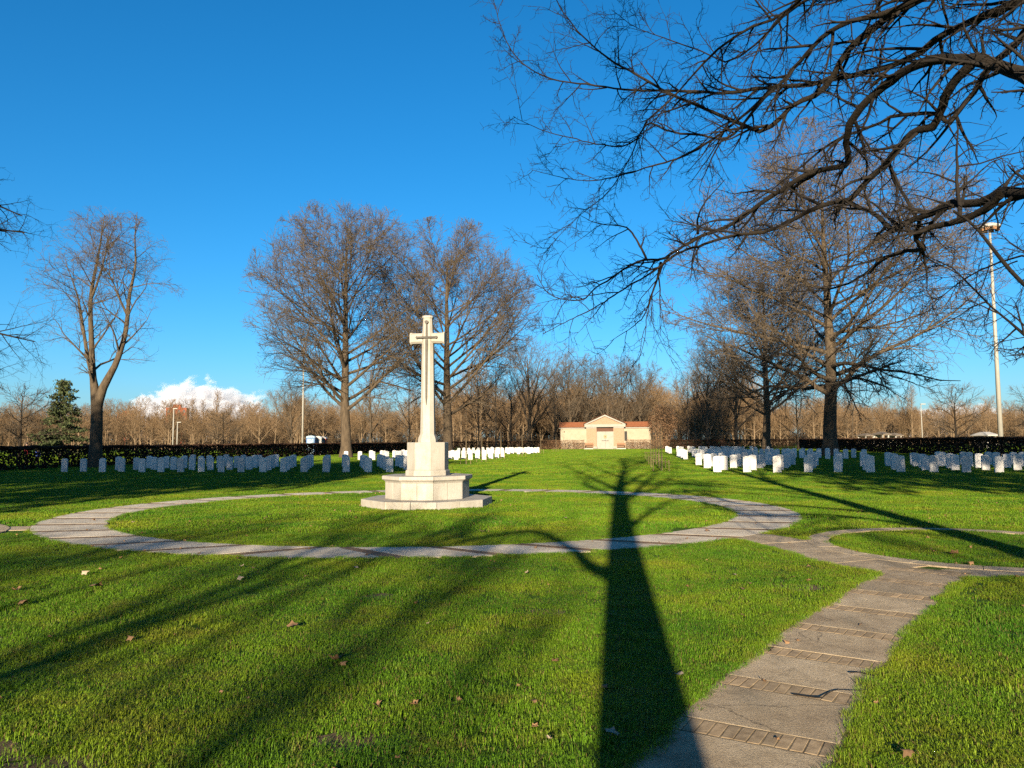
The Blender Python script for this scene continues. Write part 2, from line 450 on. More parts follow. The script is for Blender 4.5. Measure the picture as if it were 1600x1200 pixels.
lane = strip_bed('path', LANE, 0.45, 0.0132, 'straight lane of stone slabs and brick bands running to the junction')
path_strip(lane, LANE, 0.43, 0.016, 0.70, 0.215, s_from=0.5, phase=0.05)
neck = strip_bed('path', NECK, 0.51, 0.005, 'short curved paved neck joining the ring path to the straight lane')
path_strip(neck, NECK, 0.50, 0.0145, 0.95, 0)
spur = strip_bed('path', SPUR, 0.28, 0.006, 'narrow paved spur leaving the junction towards the side')
path_strip(spur, SPUR, 0.27, 0.0125, 1.1, 0, s_from=0.15)
lneck = strip_bed('path', LNECK, 0.36, 0.005, 'short paved link off the far side of the ring path')
path_strip(lneck, LNECK, 0.35, 0.010, 0.8, 0)

for (cx, cy), a, bb in RING2:
    n = 64
    th = np.linspace(0, 2 * np.pi, n, endpoint=False)
    v = np.r_[np.c_[cx + a * np.cos(th), cy + a * np.sin(th), np.full(n, .007)], np.c_[cx + bb * np.cos(th), cy + bb * np.sin(th), np.full(n, .007)]]
    f = np.array([[i, (i + 1) % n, n + (i + 1) % n, n + i] for i in range(n)])
    o = tag(link('path', np_mesh('path', v, f[:, ::-1], M['bed'], False)), 'small round paved loop ' + ('by the straight lane' if cx > 0 else 'touching the outer side of the ring path'), kind='structure')
    k = 18
    for i in range(k):
        a0, a1 = 2 * np.pi * (i + .006) / k, 2 * np.pi * (i + .994) / k
        aa = np.linspace(a0, a1, 5)
        poly = [(cx + bb * math.cos(q), cy + bb * math.sin(q)) for q in aa] + [(cx + a * math.cos(q), cy + a * math.sin(q)) for q in aa[::-1]]
        link('slab', slab_mesh('slab', poly, 0.019 + random.uniform(-.0012, .0012), M['slab']), o)

# the big ring, its bands laid askew
n = 160
th = np.linspace(0, 2 * np.pi, n, endpoint=False)
v = np.r_[np.c_[RING[0] + (R_IN[0] - .02) * np.cos(th), RING[1] + (R_IN[1] - .02) * np.sin(th), np.full(n, .0172)], np.c_[RING[0] + (R_OUT[0] + .02) * np.cos(th), RING[1] + (R_OUT[1] + .02) * np.sin(th), np.full(n, .0172)]]
f = np.array([[i, n + i, n + (i + 1) % n, (i + 1) % n] for i in range(n)])
ring = tag(link('path', np_mesh('path', v, f, M['bed'], False)), 'wide ring path of pale slabs and brick bands round the stone cross', kind='structure')
def ring_pt(th, s):          # s 0 inner .. 1 outer
    return np.array([RING[0] + (R_IN[0] + (R_OUT[0] - R_IN[0]) * s) * math.cos(th), RING[1] + (R_IN[1] + (R_OUT[1] - R_IN[1]) * s) * math.sin(th)])
def ring_skew(tc):           # angle shift between the inner and the outer end of a joint at angle tc
    d = (tc - R(-97.0) + math.pi) % (2 * math.pi) - math.pi
    k = min(1.0, abs(d) / R(5)) * math.copysign(1, d)
    sk = R(40) * (1 - abs(d) / R(92)) if abs(d) < R(92) else 0
    return math.tan(sk) * k * (R_OUT[0] - R_IN[0]) / 7.2
def ring_cell(t0, t1, sub=6):
    k0, k1 = ring_skew(t0) / 2, ring_skew(t1) / 2
    outer = [ring_pt(q, 1) for q in np.linspace(t0 + k0, t1 + k1, sub)]
    inner = [ring_pt(q, 0) for q in np.linspace(t0 - k0, t1 - k1, sub)]
    return outer, inner
tc = R(-97) + R(3.5)
STEP, BAND = 2 * math.pi / 34, 0.036
for i in range(34):
    t0 = R(-97) + 0.093 + STEP * i
    o_, i_ = ring_cell(t0 + BAND / 2 + .001, t0 + STEP - BAND / 2 - .001)
    link('slab', slab_mesh('slab', [tuple(p) for p in o_ + i_[::-1]], 0.020 + random.uniform(-.0012, .0012), M['pale_slab']), ring)
    if True:
        o_, i_ = ring_cell(t0 - BAND / 2, t0 + BAND / 2, 2)
        A, B = (i_[0] + i_[1]) / 2, (o_[0] + o_[1]) / 2
        wv = (o_[1] - o_[0])
        L = np.hypot(*(B - A)); d = (B - A) / L
        if math.sin(t0) < 0.45:
            nrm = np.array([d[1], -d[0]])
            wid = abs(np.dot(wv, nrm)) * 0.98
            nb = max(6, round(L / 0.16))
            for k in range(nb):
                brick(ring, A + d * L * (k + .5) / nb, d, nrm, 0.0195, wid * 0.92, L / nb * 0.95, 'ring_brick')

# worn bare spots in the lawn
BARE = [(4.55, 6.35, .30), (5.0, 6.0, .24), (3.1, 8.55, .22), (-2.9, 4.1, .26), (-2.3, 3.95, .2), (-.9, 4.3, .15), (3.4, 5.0, .18), (-4.4, 6.4, .2), (.3, 7.4, .16), (4.6, 4.6, .2), (-1.4, 8.2, .16), (6.6, 7.4, .22)]
for i, (bx, by, br) in enumerate(BARE):
    k = 14
    pts = [(bx + br * 1.5 * random.uniform(.6, 1.15) * math.cos(2 * math.pi * j / k), by + br * random.uniform(.6, 1.15) * math.sin(2 * math.pi * j / k), .004) for j in range(k)]
    me = bpy.data.meshes.new('bare_ground'); me.from_pydata(pts, [], [tuple(range(k))]); me.materials.append(M['soil'])
    tag(link('bare_ground', me), 'worn patch of bare soil in the lawn', kind='structure')
# ------------------------------------------------------------------ grass
def tuft(name, nb, rad, h, w, lean, seed, dry=0.06):
    r = np.random.default_rng(seed)
    rr = rad * np.sqrt(r.random(nb)); a = r.random(nb) * 2 * np.pi
    bx, by = rr * np.cos(a), rr * np.sin(a)
    az = r.random(nb) * 2 * np.pi
    hh = h * r.uniform(.5, 1.15, nb); ww = w * r.uniform(.7, 1.3, nb); ln = hh * lean * r.uniform(.1, 1.4, nb)
    side = np.c_[-np.sin(az), np.cos(az)]; fw = np.c_[np.cos(az), np.sin(az)]
    v = np.zeros((nb, 5, 3))
    base = np.c_[bx, by]
    v[:, 0, :2] = base - side * ww[:, None] / 2; v[:, 1, :2] = base + side * ww[:, None] / 2
    mid = base + fw * ln[:, None] * .35
    v[:, 2, :2] = mid + side * ww[:, None] * .38; v[:, 3, :2] = mid - side * ww[:, None] * .38
    v[:, 2, 2] = v[:, 3, 2] = hh * .6
    v[:, 4, :2] = base + fw * ln[:, None]; v[:, 4, 2] = hh * (1 - .25 * lean)
    v[:, :2, 2] = -.005
    i = np.arange(nb)[:, None] * 5
    me = np_mesh(name, v.reshape(-1, 3), [i + np.array([0, 1, 2, 3]), i + np.array([3, 2, 4])], M['blade'], True)
    me.materials.append(M['dry_blade'])
    mi = np.tile((r.random(nb) < dry).astype(np.int32), 2)
    me.polygons.foreach_set('material_index', mi)
    return me

def scatter(name, coll, pts, rot, scl, idx, label, kind='stuff', cat=None):
    me = bpy.data.meshes.new(name)
    me.vertices.add(len(pts)); me.vertices.foreach_set('co', np.asarray(pts, np.float32).ravel())
    for nm, ty, key, arr in (('rot', 'FLOAT_VECTOR', 'vector', rot), ('scl', 'FLOAT_VECTOR', 'vector', scl), ('idx', 'INT', 'value', idx)):
        a = me.attributes.new(nm, ty, 'POINT')
        a.data.foreach_set(key, np.asarray(arr, np.int32 if ty == 'INT' else np.float32).ravel())
    o = link(name, me)
    ng = bpy.data.node_groups.new(name, 'GeometryNodeTree')
    ng.interface.new_socket('Geometry', in_out='INPUT', socket_type='NodeSocketGeometry')
    ng.interface.new_socket('Geometry', in_out='OUTPUT', socket_type='NodeSocketGeometry')
    N, L = ng.nodes, ng.links
    gi, go = N.new('NodeGroupInput'), N.new('NodeGroupOutput')
    ip = N.new('GeometryNodeInstanceOnPoints'); ci = N.new('GeometryNodeCollectionInfo')
    ci.inputs['Collection'].default_value = coll
    ci.inputs['Separate Children'].default_value = True; ci.inputs['Reset Children'].default_value = True
    ip.inputs['Pick Instance'].default_value = True
    def attr(nm, ty):
        x = N.new('GeometryNodeInputNamedAttribute'); x.data_type = ty; x.inputs['Name'].default_value = nm
        return x.outputs['Attribute']
    L.new(gi.outputs[0], ip.inputs['Points']); L.new(ci.outputs[0], ip.inputs['Instance'])
    L.new(attr('idx', 'INT'), ip.inputs['Instance Index'])
    er = N.new('FunctionNodeEulerToRotation'); L.new(attr('rot', 'FLOAT_VECTOR'), er.inputs[0]); L.new(er.outputs[0], ip.inputs['Rotation'])
    L.new(attr('scl', 'FLOAT_VECTOR'), ip.inputs['Scale'])
    L.new(ip.outputs[0], go.inputs[0])
    md = o.modifiers.new('scatter', 'NODES'); md.node_group = ng
    return tag(o, label, cat, kind=kind)

def pool(name, meshes):
    c = bpy.data.collections.new(name)
    for k, me in enumerate(meshes):
        o = bpy.data.objects.new(f'{name}_{k:02d}', me); c.objects.link(o)
    return c

def wedge_points(rng, d0, d1, dens):
    """jittered points in front of the camera between two distances"""
    x1 = d1 * 0.78 + 1.5
    nx = int((2 * x1) * (d1 - d0) * dens)
    x = rng.uniform(-x1, x1, nx); y = rng.uniform(d0, d1, nx)
    k = np.abs(x) < y * 0.78 + 1.5
    return x[k], y[k]

near_c = pool('tuft_near', [tuft('tuft', 85, .11, .042, .0038, 1.15, s, .08) for s in range(6)])
far_c = pool('tuft_far', [tuft('tuft', 110, .26, .052, .010, .9, 50 + s, .05) for s in range(4)])
vfar_c = pool('tuft_vfar', [tuft('tuft', 130, .55, .060, .024, .9, 90 + s, .04) for s in range(3)])
def lay(name, coll, nvar, rings, label, grow, smin, smax):
    X, Y = [], []
    for d0, d1, dens in rings:
        x, y = wedge_points(RNG, d0, d1, dens); X.append(x); Y.append(y)
    x, y = np.concatenate(X), np.concatenate(Y)
    k = ~on_path(x, y, grow)
    lu = (x - CX) * math.cos(AX) - (y - CY) * math.sin(AX); lv_ = (x - CX) * math.sin(AX) + (y - CY) * math.cos(AX)
    for rows, sd, u0, u1 in (((20.0, 23.0, 26.0, 29.0), -1, 7.2, 27), ((20.0, 22.8, 25.6, 28.4, 31.2), 1, 9.0, 33)):
        for rv in rows: k &= ~((lv_ > rv - .42) & (lv_ < rv + .1) & (lu * sd > u0) & (lu * sd < u1)) | (RNG.random(len(x)) < .22)
    for bx, by, br in BARE: k &= (np.hypot((x - bx) / 1.5, y - by) > br) | (RNG.random(len(x)) < .30)
    x, y = x[k], y[k]
    nn = len(x)
    s = RNG.uniform(smin, smax, nn)
    patch = np.sin(x * 1.7 + 1.3 * np.sin(y * 1.1)) * np.cos(y * 1.9 + np.sin(x * .8))
    hz = s * (1.0 + .30 * patch) * RNG.uniform(.8, 1.2, nn)
    z = np.zeros(nn)
    scatter(name, coll, np.c_[x, y, z], np.c_[np.zeros(nn), np.zeros(nn), RNG.uniform(0, 6.28, nn)], np.c_[s, s, hz], RNG.integers(0, nvar, nn), label)
lay('grass', near_c, 6, [(1.2, 7, 150), (7, 14, 105)], 'short lush lawn grass in the foreground round the paths', .015, .8, 1.15)
def edge_grass():
    X, Y = [], []
    for line, hw, dens in ((LANE, .44, 75), (NECK, .50, 45), (SPUR, .27, 45)):
        out, s_ = resample(line, .1)
        t = np.gradient(out, axis=0); t /= np.hypot(t[:, 0], t[:, 1])[:, None]
        for sd in (-1, 1):
            k = int(s_[-1] * dens); q = RNG.uniform(0, s_[-1], k)
            cx, cy = np.interp(q, s_, out[:, 0]), np.interp(q, s_, out[:, 1]); tx, ty = np.interp(q, s_, t[:, 0]), np.interp(q, s_, t[:, 1])
            wob = .05 * np.sin(q * 3.1 + sd) + .03 * np.sin(q * 7.7)
            off = sd * (hw + .02 + wob * .6 + RNG.uniform(-.03, .05, k))
            x, y = cx + ty * off, cy - tx * off
            keep = np.ones(k, bool)
            for l2, w2 in PATHS:
                if l2 is not line: keep &= seg_dist(x, y, l2) > w2 + .02
            e = np.hypot((x - RING[0]) / R_OUT[0], (y - RING[1]) / R_OUT[1]); keep &= e > 1.0
            for (qx, qy), a, bb in RING2: d = np.hypot(x - qx, y - qy); keep &= (d < a) | (d > bb)
            X.append(x[keep]); Y.append(y[keep])
    for rx, ry, sg in ((*R_OUT, 1), (*R_IN, -1)):
        k = 1500; th = RNG.uniform(0, 2 * np.pi, k); w = sg * RNG.uniform(-.03, .06, k)
        x, y = RING[0] + (rx + w) * np.cos(th), RING[1] + (ry + w) * np.sin(th)
        keep = np.ones(k, bool)
        for l2, w2 in PATHS: keep &= seg_dist(x, y, l2) > w2 + .02
        X.append(x[keep]); Y.append(y[keep])
    x, y = np.concatenate(X), np.concatenate(Y); nn = len(x)
    s_ = RNG.uniform(.35, .75, nn)
    scatter('grass', near_c, np.c_[x, y, np.zeros(nn)], np.c_[np.zeros(nn), np.zeros(nn), RNG.uniform(0, 6.28, nn)], np.c_[s_, s_, s_ * RNG.uniform(1.2, 2.2, nn)], RNG.integers(0, 6, nn), 'ragged longer grass fringing the edges of the paths')
edge_grass()
lay('grass', far_c, 4, [(14, 24, 26), (24, 36, 20)], 'short lawn grass inside and behind the ring path', .17, .85, 1.15)
lay('grass', vfar_c, 3, [(36, 70, 5.0), (70, 145, 2.6)], 'short lawn grass stretching back to the shelter', .3, .9, 1.2)

# ------------------------------------------------------------------ stone cross
def octa(w, z, cx=0, cy=0):
    r = w / 2 / math.cos(math.pi / 8)
    return [(cx + r * math.cos(math.pi / 8 + k * math.pi / 4), cy + r * math.sin(math.pi / 8 + k * math.pi / 4), z) for k in range(8)]
def chamf(wx, wy, c, z):
    a, b_ = wx / 2, wy / 2
    return [(a - c, -b_, z), (a, -b_ + c, z), (a, b_ - c, z), (a - c, b_, z), (-a + c, b_, z), (-a, b_ - c, z), (-a, -b_ + c, z), (-a + c, -b_, z)]
cr = empty('memorial_cross', (CX, CY, 0), -AX)
tag(cr, 'tall white stone memorial cross with a bronze sword on an octagonal base', 'memorial cross')
# the ground step: eight stones round a core
def ring_blocks(parent, name, prof, n_per=1, gap=0.014, mat=None):
    """blocks of an octagonal course: prof = [(width, z), ...] bottom to top; every side split in n_per"""
    for k in range(8):
        a0 = math.pi / 8 + k * math.pi / 4; a1 = a0 + math.pi / 4
        for j in range(n_per):
            f0, f1 = j / n_per, (j + 1) / n_per
            mb = MB(); rings = []
            for w, z in prof:
                r = w / 2 / math.cos(math.pi / 8)
                p0 = Vector((r * math.cos(a0), r * math.sin(a0), z)); p1 = Vector((r * math.cos(a1), r * math.sin(a1), z))
                q0, q1 = p0.lerp(p1, f0), p0.lerp(p1, f1)
                d = (q1 - q0).normalized() * gap / 2
                q0, q1 = q0 + d, q1 - d
                wi = 0.60
                rings.append([q0, q1, Vector((q1.x * wi, q1.y * wi, z)), Vector((q0.x * wi, q0.y * wi, z))])
            mb.loft(rings)
            mb.build(name, M['marble'], parent, bevel=0.004)
bs = MB().loft([octa(3.02, 0.0), octa(3.02, 0.165)]).build('step', M['marble'], cr)
ring_blocks(bs, 'step_stone', [(3.12, -0.03), (3.12, 0.185)], 2)
pl = MB().loft([octa(1.95, 0.15), octa(1.95, 0.755)]).build('plinth', M['marble'], cr)
ring_blocks(pl, 'plinth_stone', [(2.0, 0.185), (2.0, 0.60)], 2)
ring_blocks(pl, 'cornice_stone', [(2.0, 0.603), (2.02, 0.625), (2.10, 0.66), (2.16, 0.672), (2.16, 0.755), (2.12, 0.765)], 1)
MB().loft([octa(1.06, 0.74), octa(1.06, 0.86), octa(1.03, 0.90)]).build('pedestal_foot', M['marble'], cr, bevel=0.006)
MB().loft([octa(0.99, 0.90), octa(0.99, 1.585), octa(0.975, 1.60)]).build('pedestal', M['marble'], cr, bevel=0.005)
MB().loft([chamf(.47, .47, .12, 1.60), chamf(.47, .47, .12, 1.66), chamf(.44, .44, .11, 1.72), chamf(.37, .37, .09, 1.80)]).build('shaft_foot', M['marble'], cr)
MB().loft([chamf(.365, .33, .09, 1.80), chamf(.35, .31, .085, 2.3), chamf(.30, .25, .07, 4.14), chamf(.30, .25, .07, 4.15)]).build('shaft', M['marble'], cr)
MB().loft([chamf(.30, .25, .06, 4.14), chamf(.27, .24, .055, 4.45), chamf(.235, .22, .05, 4.80), chamf(.245, .23, .05, 4.82), chamf(.275, .255, .055, 4.83), chamf(.275, .255, .055, 4.87), chamf(.25, .235, .05, 4.885)]).build('shaft_head', M['marble'], cr)
for s in (-1, 1):
    ar = MB()
    def yz(x, h, d, c):
        a, b_ = d / 2, h / 2
        return [(s * x, y, 4.295 + z) for y, z in ((-a + c, -b_), (a - c, -b_), (a, -b_ + c), (a, b_ - c), (a - c, b_), (-a + c, b_), (-a, b_ - c), (-a, -b_ + c))]
    ar.loft([yz(.12, .265, .236, .05), yz(.40, .275, .236, .05), yz(.415, .305, .25, .05), yz(.46, .305, .25, .05)])
    ar.build('arm', M['marble'], cr)
sw = MB()
fy = lambda z: -(.155 + (.122 - .155) * (z - 2.3) / 1.85) - 0.012
sw.prism([(-.006, 2.56), (.006, 2.56), (.026, 2.75), (.032, 4.26), (-.032, 4.26), (-.026, 2.75)], -.172, -.118, 'y')
swo = sw.build('sword', M['bronze'], cr)
MB().prism([(-.24, 4.285), (.24, 4.285), (.24, 4.335), (-.24, 4.335)], -.178, -.118, 'y').build('sword_guard', M['bronze'], swo, bevel=.008)
MB().prism([(-.022, 4.335), (.022, 4.335), (.018, 4.66), (-.018, 4.66)], -.176, -.115, 'y').build('sword_grip', M['bronze'], swo)
for x, z, r in ((-.255, 4.31, .034), (.255, 4.31, .034), (0, 4.71, .045)):
    MB().prism([(x + r * 1.1 * math.cos(a), z + r * math.sin(a)) for a in np.linspace(0, 2 * math.pi, 9)[:-1]], -.182, -.113, 'y').build('pommel' if x == 0 else 'guard_knob', M['bronze'], swo)

# ------------------------------------------------------------------ headstones
def headstone_mesh(h=.81, w=.38, t=.085, rise=.055):
    pts = [(-w / 2, -.06), (w / 2, -.06), (w / 2, h - rise)]
    for k in range(1, 8):
        x = w / 2 - w * k / 8
        pts.append((x, h - rise + rise * (1 - (2 * x / w) ** 2)))
    pts.append((-w / 2, h - rise))
    return MB().prism(pts, -t / 2, t / 2, 'y').mesh('headstone', M['headstone'], bevel=.005)
HS = [headstone_mesh(), headstone_mesh(.83, .385), headstone_mesh(.79, .38, .09, .045)]
ORD = ['first', 'second', 'third', 'fourth', 'fifth', 'sixth', 'seventh', 'eighth', 'ninth', 'tenth', 'eleventh', 'twelfth', 'thirteenth', 'fourteenth', 'fifteenth', 'sixteenth', 'seventeenth', 'eighteenth']
def plot(side, inner, pitch, rows, counts, which, where):
    for ri, (v, nrow) in enumerate(zip(rows, counts)):
        for k in range(nrow):
            u = side * (inner + pitch * k + (pitch * .45 if side > 0 and which == 'near' and ri % 2 else 0)) + random.uniform(-.03, .03)
            vv = v + random.uniform(-.05, .05)
            x, y = W(u, vv)
            o = link('headstone', random.choice(HS), None, (x, y, random.uniform(-.03, .015)), (random.uniform(-.02, .02), random.uniform(-.012, .012), -AX + random.uniform(-.03, .03)))
            tag(o, f'white headstone {ORD[k]} from the central lawn, {ORD[ri]} row of {which} plot {where}', 'headstone', 'white headstones in rows')
        x0, y0 = W(side * (inner - .5), v - .16); 
        u0, u1 = side * (inner - .45), side * (inner + pitch * (nrow - 1) + .45)
        pts = []
        n = 40
        for i in range(n + 1):
            pts.append((*W(u0 + (u1 - u0) * i / n, v - .38 + random.uniform(-.09, .09)), .004))
        for i in range(n + 1):
            pts.append((*W(u1 + (u0 - u1) * i / n, v + .12 + random.uniform(-.05, .05)), .004))
        vs = np.array(pts)
        f = np.array([[i, i + 1, 2 * n - i, 2 * n + 1 - i] for i in range(n)])
        if side < 0: f = f[:, ::-1]
        tag(link('soil_bed', np_mesh('soil_bed', vs, f, M['soil'], False)), 'narrow strip of bare soil along a row of headstones', kind='structure')
plot(-1, 7.5, 1.2, (20.0, 23.0, 26.0, 29.0), (17, 16, 16, 15), 'near', 'by the forked tree')
plot(-1, 7.5, 1.25, (46.0, 49.0, 52.0, 55.0), (11, 10, 10, 9), 'middle', 'by the forked tree')
plot(-1, 7.5, 1.25, (74.0, 77.0, 80.0, 83.0), (9, 8, 7, 7), 'farthest', 'by the forked tree')
plot(1, 9.3, 1.42, (20.0, 22.8, 25.6, 28.4, 31.2), (17, 17, 17, 17, 16), 'near', 'by the floodlight mast')
plot(1, 9.4, 1.4, (46.0, 49.0, 52.0, 55.0), (11, 11, 10, 10), 'middle', 'by the floodlight mast')
plot(1, 9.4, 1.4, (74.0, 77.0, 80.0, 83.0), (9, 8, 7, 7), 'farthest', 'by the floodlight mast')

# ------------------------------------------------------------------ shelter building
sh = empty('shelter_building', (*W(-.1, 124.6), 0), -AX)
tag(sh, 'small brick cemetery shelter with white pediment and orange tiled wings', 'building')
MB().box(-3.75, 3.75, -.55, 5, 0, .18).build('base_step', M['shelter_white'], sh, bevel=.02)
for s in (-1, 1):
    p = MB().box(min(s * 1.55, s * 3.45), max(s * 1.55, s * 3.45), 0, 4, .18, 4.02).build('brick_pier', M['wall_brick'], sh)
    MB().box(min(s * 1.40, s * 2.2), max(s * 1.40, s * 2.2), -.75, -.0, .18, .52).build('plinth_block', M['shelter_white'], sh, bevel=.02)
    MB().box(min(s * 1.62, s * 2.15), max(s * 1.62, s * 2.15), -.06, .1, .52, 3.85).build('pilaster', M['wall_brick'], sh)
    MB().box(min(s * 2.72, s * 3.42), max(s * 2.72, s * 3.42), -.06, .1, .52, 3.85).build('pilaster', M['wall_brick'], sh)
    MB().box(min(s * 1.58, s * 3.50), max(s * 1.58, s * 3.50), -.10, .2, 3.86, 4.08).build('capital', M['shelter_white'], sh, bevel=.02)
MB().box(-1.55, 1.55, .52, .8, 3.30, 4.02).build('lintel', M['brown_paint'], sh)
dr = MB().box(-1.55, 1.55, .62, .8, .18, 3.30).build('door_panel', M['shelter_white'], sh)
MB().box(-.012, .012, .60, .64, .2, 3.28).build('door_joint', M['dark'], dr)
em = MB().box(-.27, .27, .56, .63, 2.02, 2.62).build('emblem', M['gilt'], dr, bevel=.03)
MB().prism([(.13 * math.cos(a), 2.32 + .16 * math.sin(a)) for a in np.linspace(0, 2 * math.pi, 11)[:-1]], .53, .57, 'y').build('emblem_boss', M['bronze'], em)
x = -.68
for k, wd in enumerate((.07, .05, .09, .06, .08, .05, .07, .10, .06, .07, .05, .09, .06)):
    MB().box(x, x + wd, .60, .63, 1.50 + random.uniform(0, .015), 1.63).build('letter', M['dark'], dr); x += wd + .032
ent = MB().box(-3.8, 3.8, -.25, 4.2, 4.08, 4.62).build('entablature', M['shelter_white'], sh, bevel=.03)
MB().prism([(-3.55, 4.62), (3.55, 4.62), (0, 6.15)], .0, 4.1, 'y').build('pediment_brick', M['wall_brick'], sh)
MB().prism([(-3.92, 4.60), (-3.35, 4.62), (0, 6.10), (0, 6.40)], -.32, .02, 'y').build('pediment_moulding', M['shelter_white'], sh)
MB().prism([(3.92, 4.60), (0, 6.40), (0, 6.10), (3.35, 4.62)], -.32, .02, 'y').build('pediment_moulding', M['shelter_white'], sh)
def tiled(parent, p0, eu, es, nu, ns, name='roof'):
    """barrel-tile slope: p0 corner, eu along the eave, es up the slope"""
    p0, eu, es = Vector(p0), Vector(eu), Vector(es)
    nrm = eu.cross(es).normalized()
    if nrm.z < 0: nrm = -nrm
    sub = 6
    vs = []; rows = ns * 2
    for j in range(rows + 1):
        fj = (j // 2 + (j % 2) * .98) / ns
        lift = .05 if j % 2 == 0 else .0
        for i in range(nu * sub + 1):
            vs.append(p0 + eu * (i / (nu * sub)) + es * min(fj, 1) + nrm * (lift + .045 * abs(math.sin(math.pi * i / sub))))
    cn = nu * sub + 1
    i, j = np.meshgrid(np.arange(cn - 1), np.arange(rows)); a = (j * cn + i).ravel()
    f = np.c_[a, a + 1, a + cn + 1, a + cn]
    return link(name, np_mesh(name, np.array([tuple(q) for q in vs]), f, M['tile'], False), parent)
for s in (-1, 1):
    tiled(sh, (s * 4.0, -.3, 4.68), (0, 4.6, 0), (-s * 4.0, 0, 1.83), 18, 12)
for s in (-1, 1):
    x0, x1 = (-8.35, -3.46) if s < 0 else (3.46, 8.35)
    wg = MB().box(x0, x1, 1.0, 1.35, 0, 3.85).build('wing_wall', M['render_wall'], sh)
    MB().box(x0 - .25, x1 + (.25 if s > 0 else 0), .75, 1.6, 3.85, 4.02).build('fascia', M['shelter_white'], wg)
    MB().box(x0 - .02 if s < 0 else x1 - .3, x0 + .3 if s < 0 else x1 + .02, .94, 1.4, 0, 3.85).build('corner_pilaster', M['render_wall'], wg)
    tiled(sh, (x0 - .3 + (0.3 if s > 0 else 0), .6, 4.03), (x1 - x0 + .3, 0, 0), (0, 1.5, 1.0), 18, 8)
MB().box(3.55, 4.05, .96, 1.02, 1.5, 3.3).build('window', M['dark'], sh)
MB().box(-7.75, -7.6, .9, 1.02, 3.15, 3.4).build('wall_lamp', M['dark'], sh)
# benches
for s in (-1, 1):
    bx, by = W(-.1 + s * 2.95, 124.6 - 1.1)
    bo = empty('bench', (bx, by, 0), -AX)
    tag(bo, 'brown wooden bench on a white slab ' + ('beside the shelter door, on the forked-tree side' if s < 0 else 'beside the shelter door, on the floodlight side'), 'bench', 'benches in front of the shelter')
    MB().box(-.85, .85, -.35, .42, .0, .14).build('slab_base', M['white_paint'], bo)
    for k in range(4): MB().box(-.78, .78, -.27 + k * .125, -.27 + k * .125 + .11, .56, .60).build('seat_slat', M['wood'], bo)
    for k in range(4): MB().box(-.78, .78, .22, .26, .70 + k * .12, .70 + k * .12 + .10).build('back_slat', M['wood'], bo)
    for sx in (-.76, .70):
        MB().box(sx, sx + .06, -.27, -.21, .14, .80).build('leg', M['wood'], bo)
        MB().box(sx, sx + .06, .265, .325, .14, 1.18).build('leg', M['wood'], bo)
        MB().box(sx, sx + .06, -.27, .26, .80, .84).build('armrest', M['wood'], bo)

# ------------------------------------------------------------------ hedges
def leaf_cloud(rng, pts, size, flat=0.0):
    n = len(pts)
    a = rng.normal(size=(n, 3)); a /= np.linalg.norm(a, axis=1)[:, None]
    b_ = np.cross(a, rng.normal(size=(n, 3))); b_ /= np.linalg.norm(b_, axis=1)[:, None]
    s = (size * rng.uniform(.6, 1.3, n))[:, None]
    v = np.stack([pts - a * s * .5, pts + b_ * s * .32, pts + a * s * .5, pts - b_ * s * .32], axis=1)
    return v.reshape(-1, 3), np.arange(n)[:, None] * 4 + np.array([0, 1, 2, 3])

def tubes(P, Rd, sides):
    """P (N,K,3), Rd (N,K)"""
    N, K, _ = P.shape
    T = np.gradient(P, axis=1); T /= np.linalg.norm(T, axis=2, keepdims=True) + 1e-9
    mean = np.abs(P[:, -1] - P[:, 0]); ref = np.zeros((N, 3)); ref[np.arange(N), np.argmin(mean, axis=1)] = 1
    n1 = ref[:, None, :] - (T * ref[:, None, :]).sum(2, keepdims=True) * T
    n1 /= np.linalg.norm(n1, axis=2, keepdims=True) + 1e-9
    n2 = np.cross(T, n1)
    a = np.arange(sides) * 2 * np.pi / sides
    ring = n1[:, :, None, :] * np.cos(a)[:, None] + n2[:, :, None, :] * np.sin(a)[:, None]
    V = P[:, :, None, :] + ring * Rd[:, :, None, None]
    base = (np.arange(N)[:, None, None] * K + np.arange(K - 1)[None, :, None]) * sides
    k = np.arange(sides)[None, None, :]; k2 = (k + 1) % sides
    F = np.stack([base + k, base + k2, base + sides + k2, base + sides + k], axis=-1).reshape(-1, 4)
    return V.reshape(-1, 3), F

def merge(parts):
    vs, fs, o = [], [], 0
    for v, f in parts:
        vs.append(v); fs.append(f + o); o += len(v)
    return np.concatenate(vs), np.concatenate(fs)

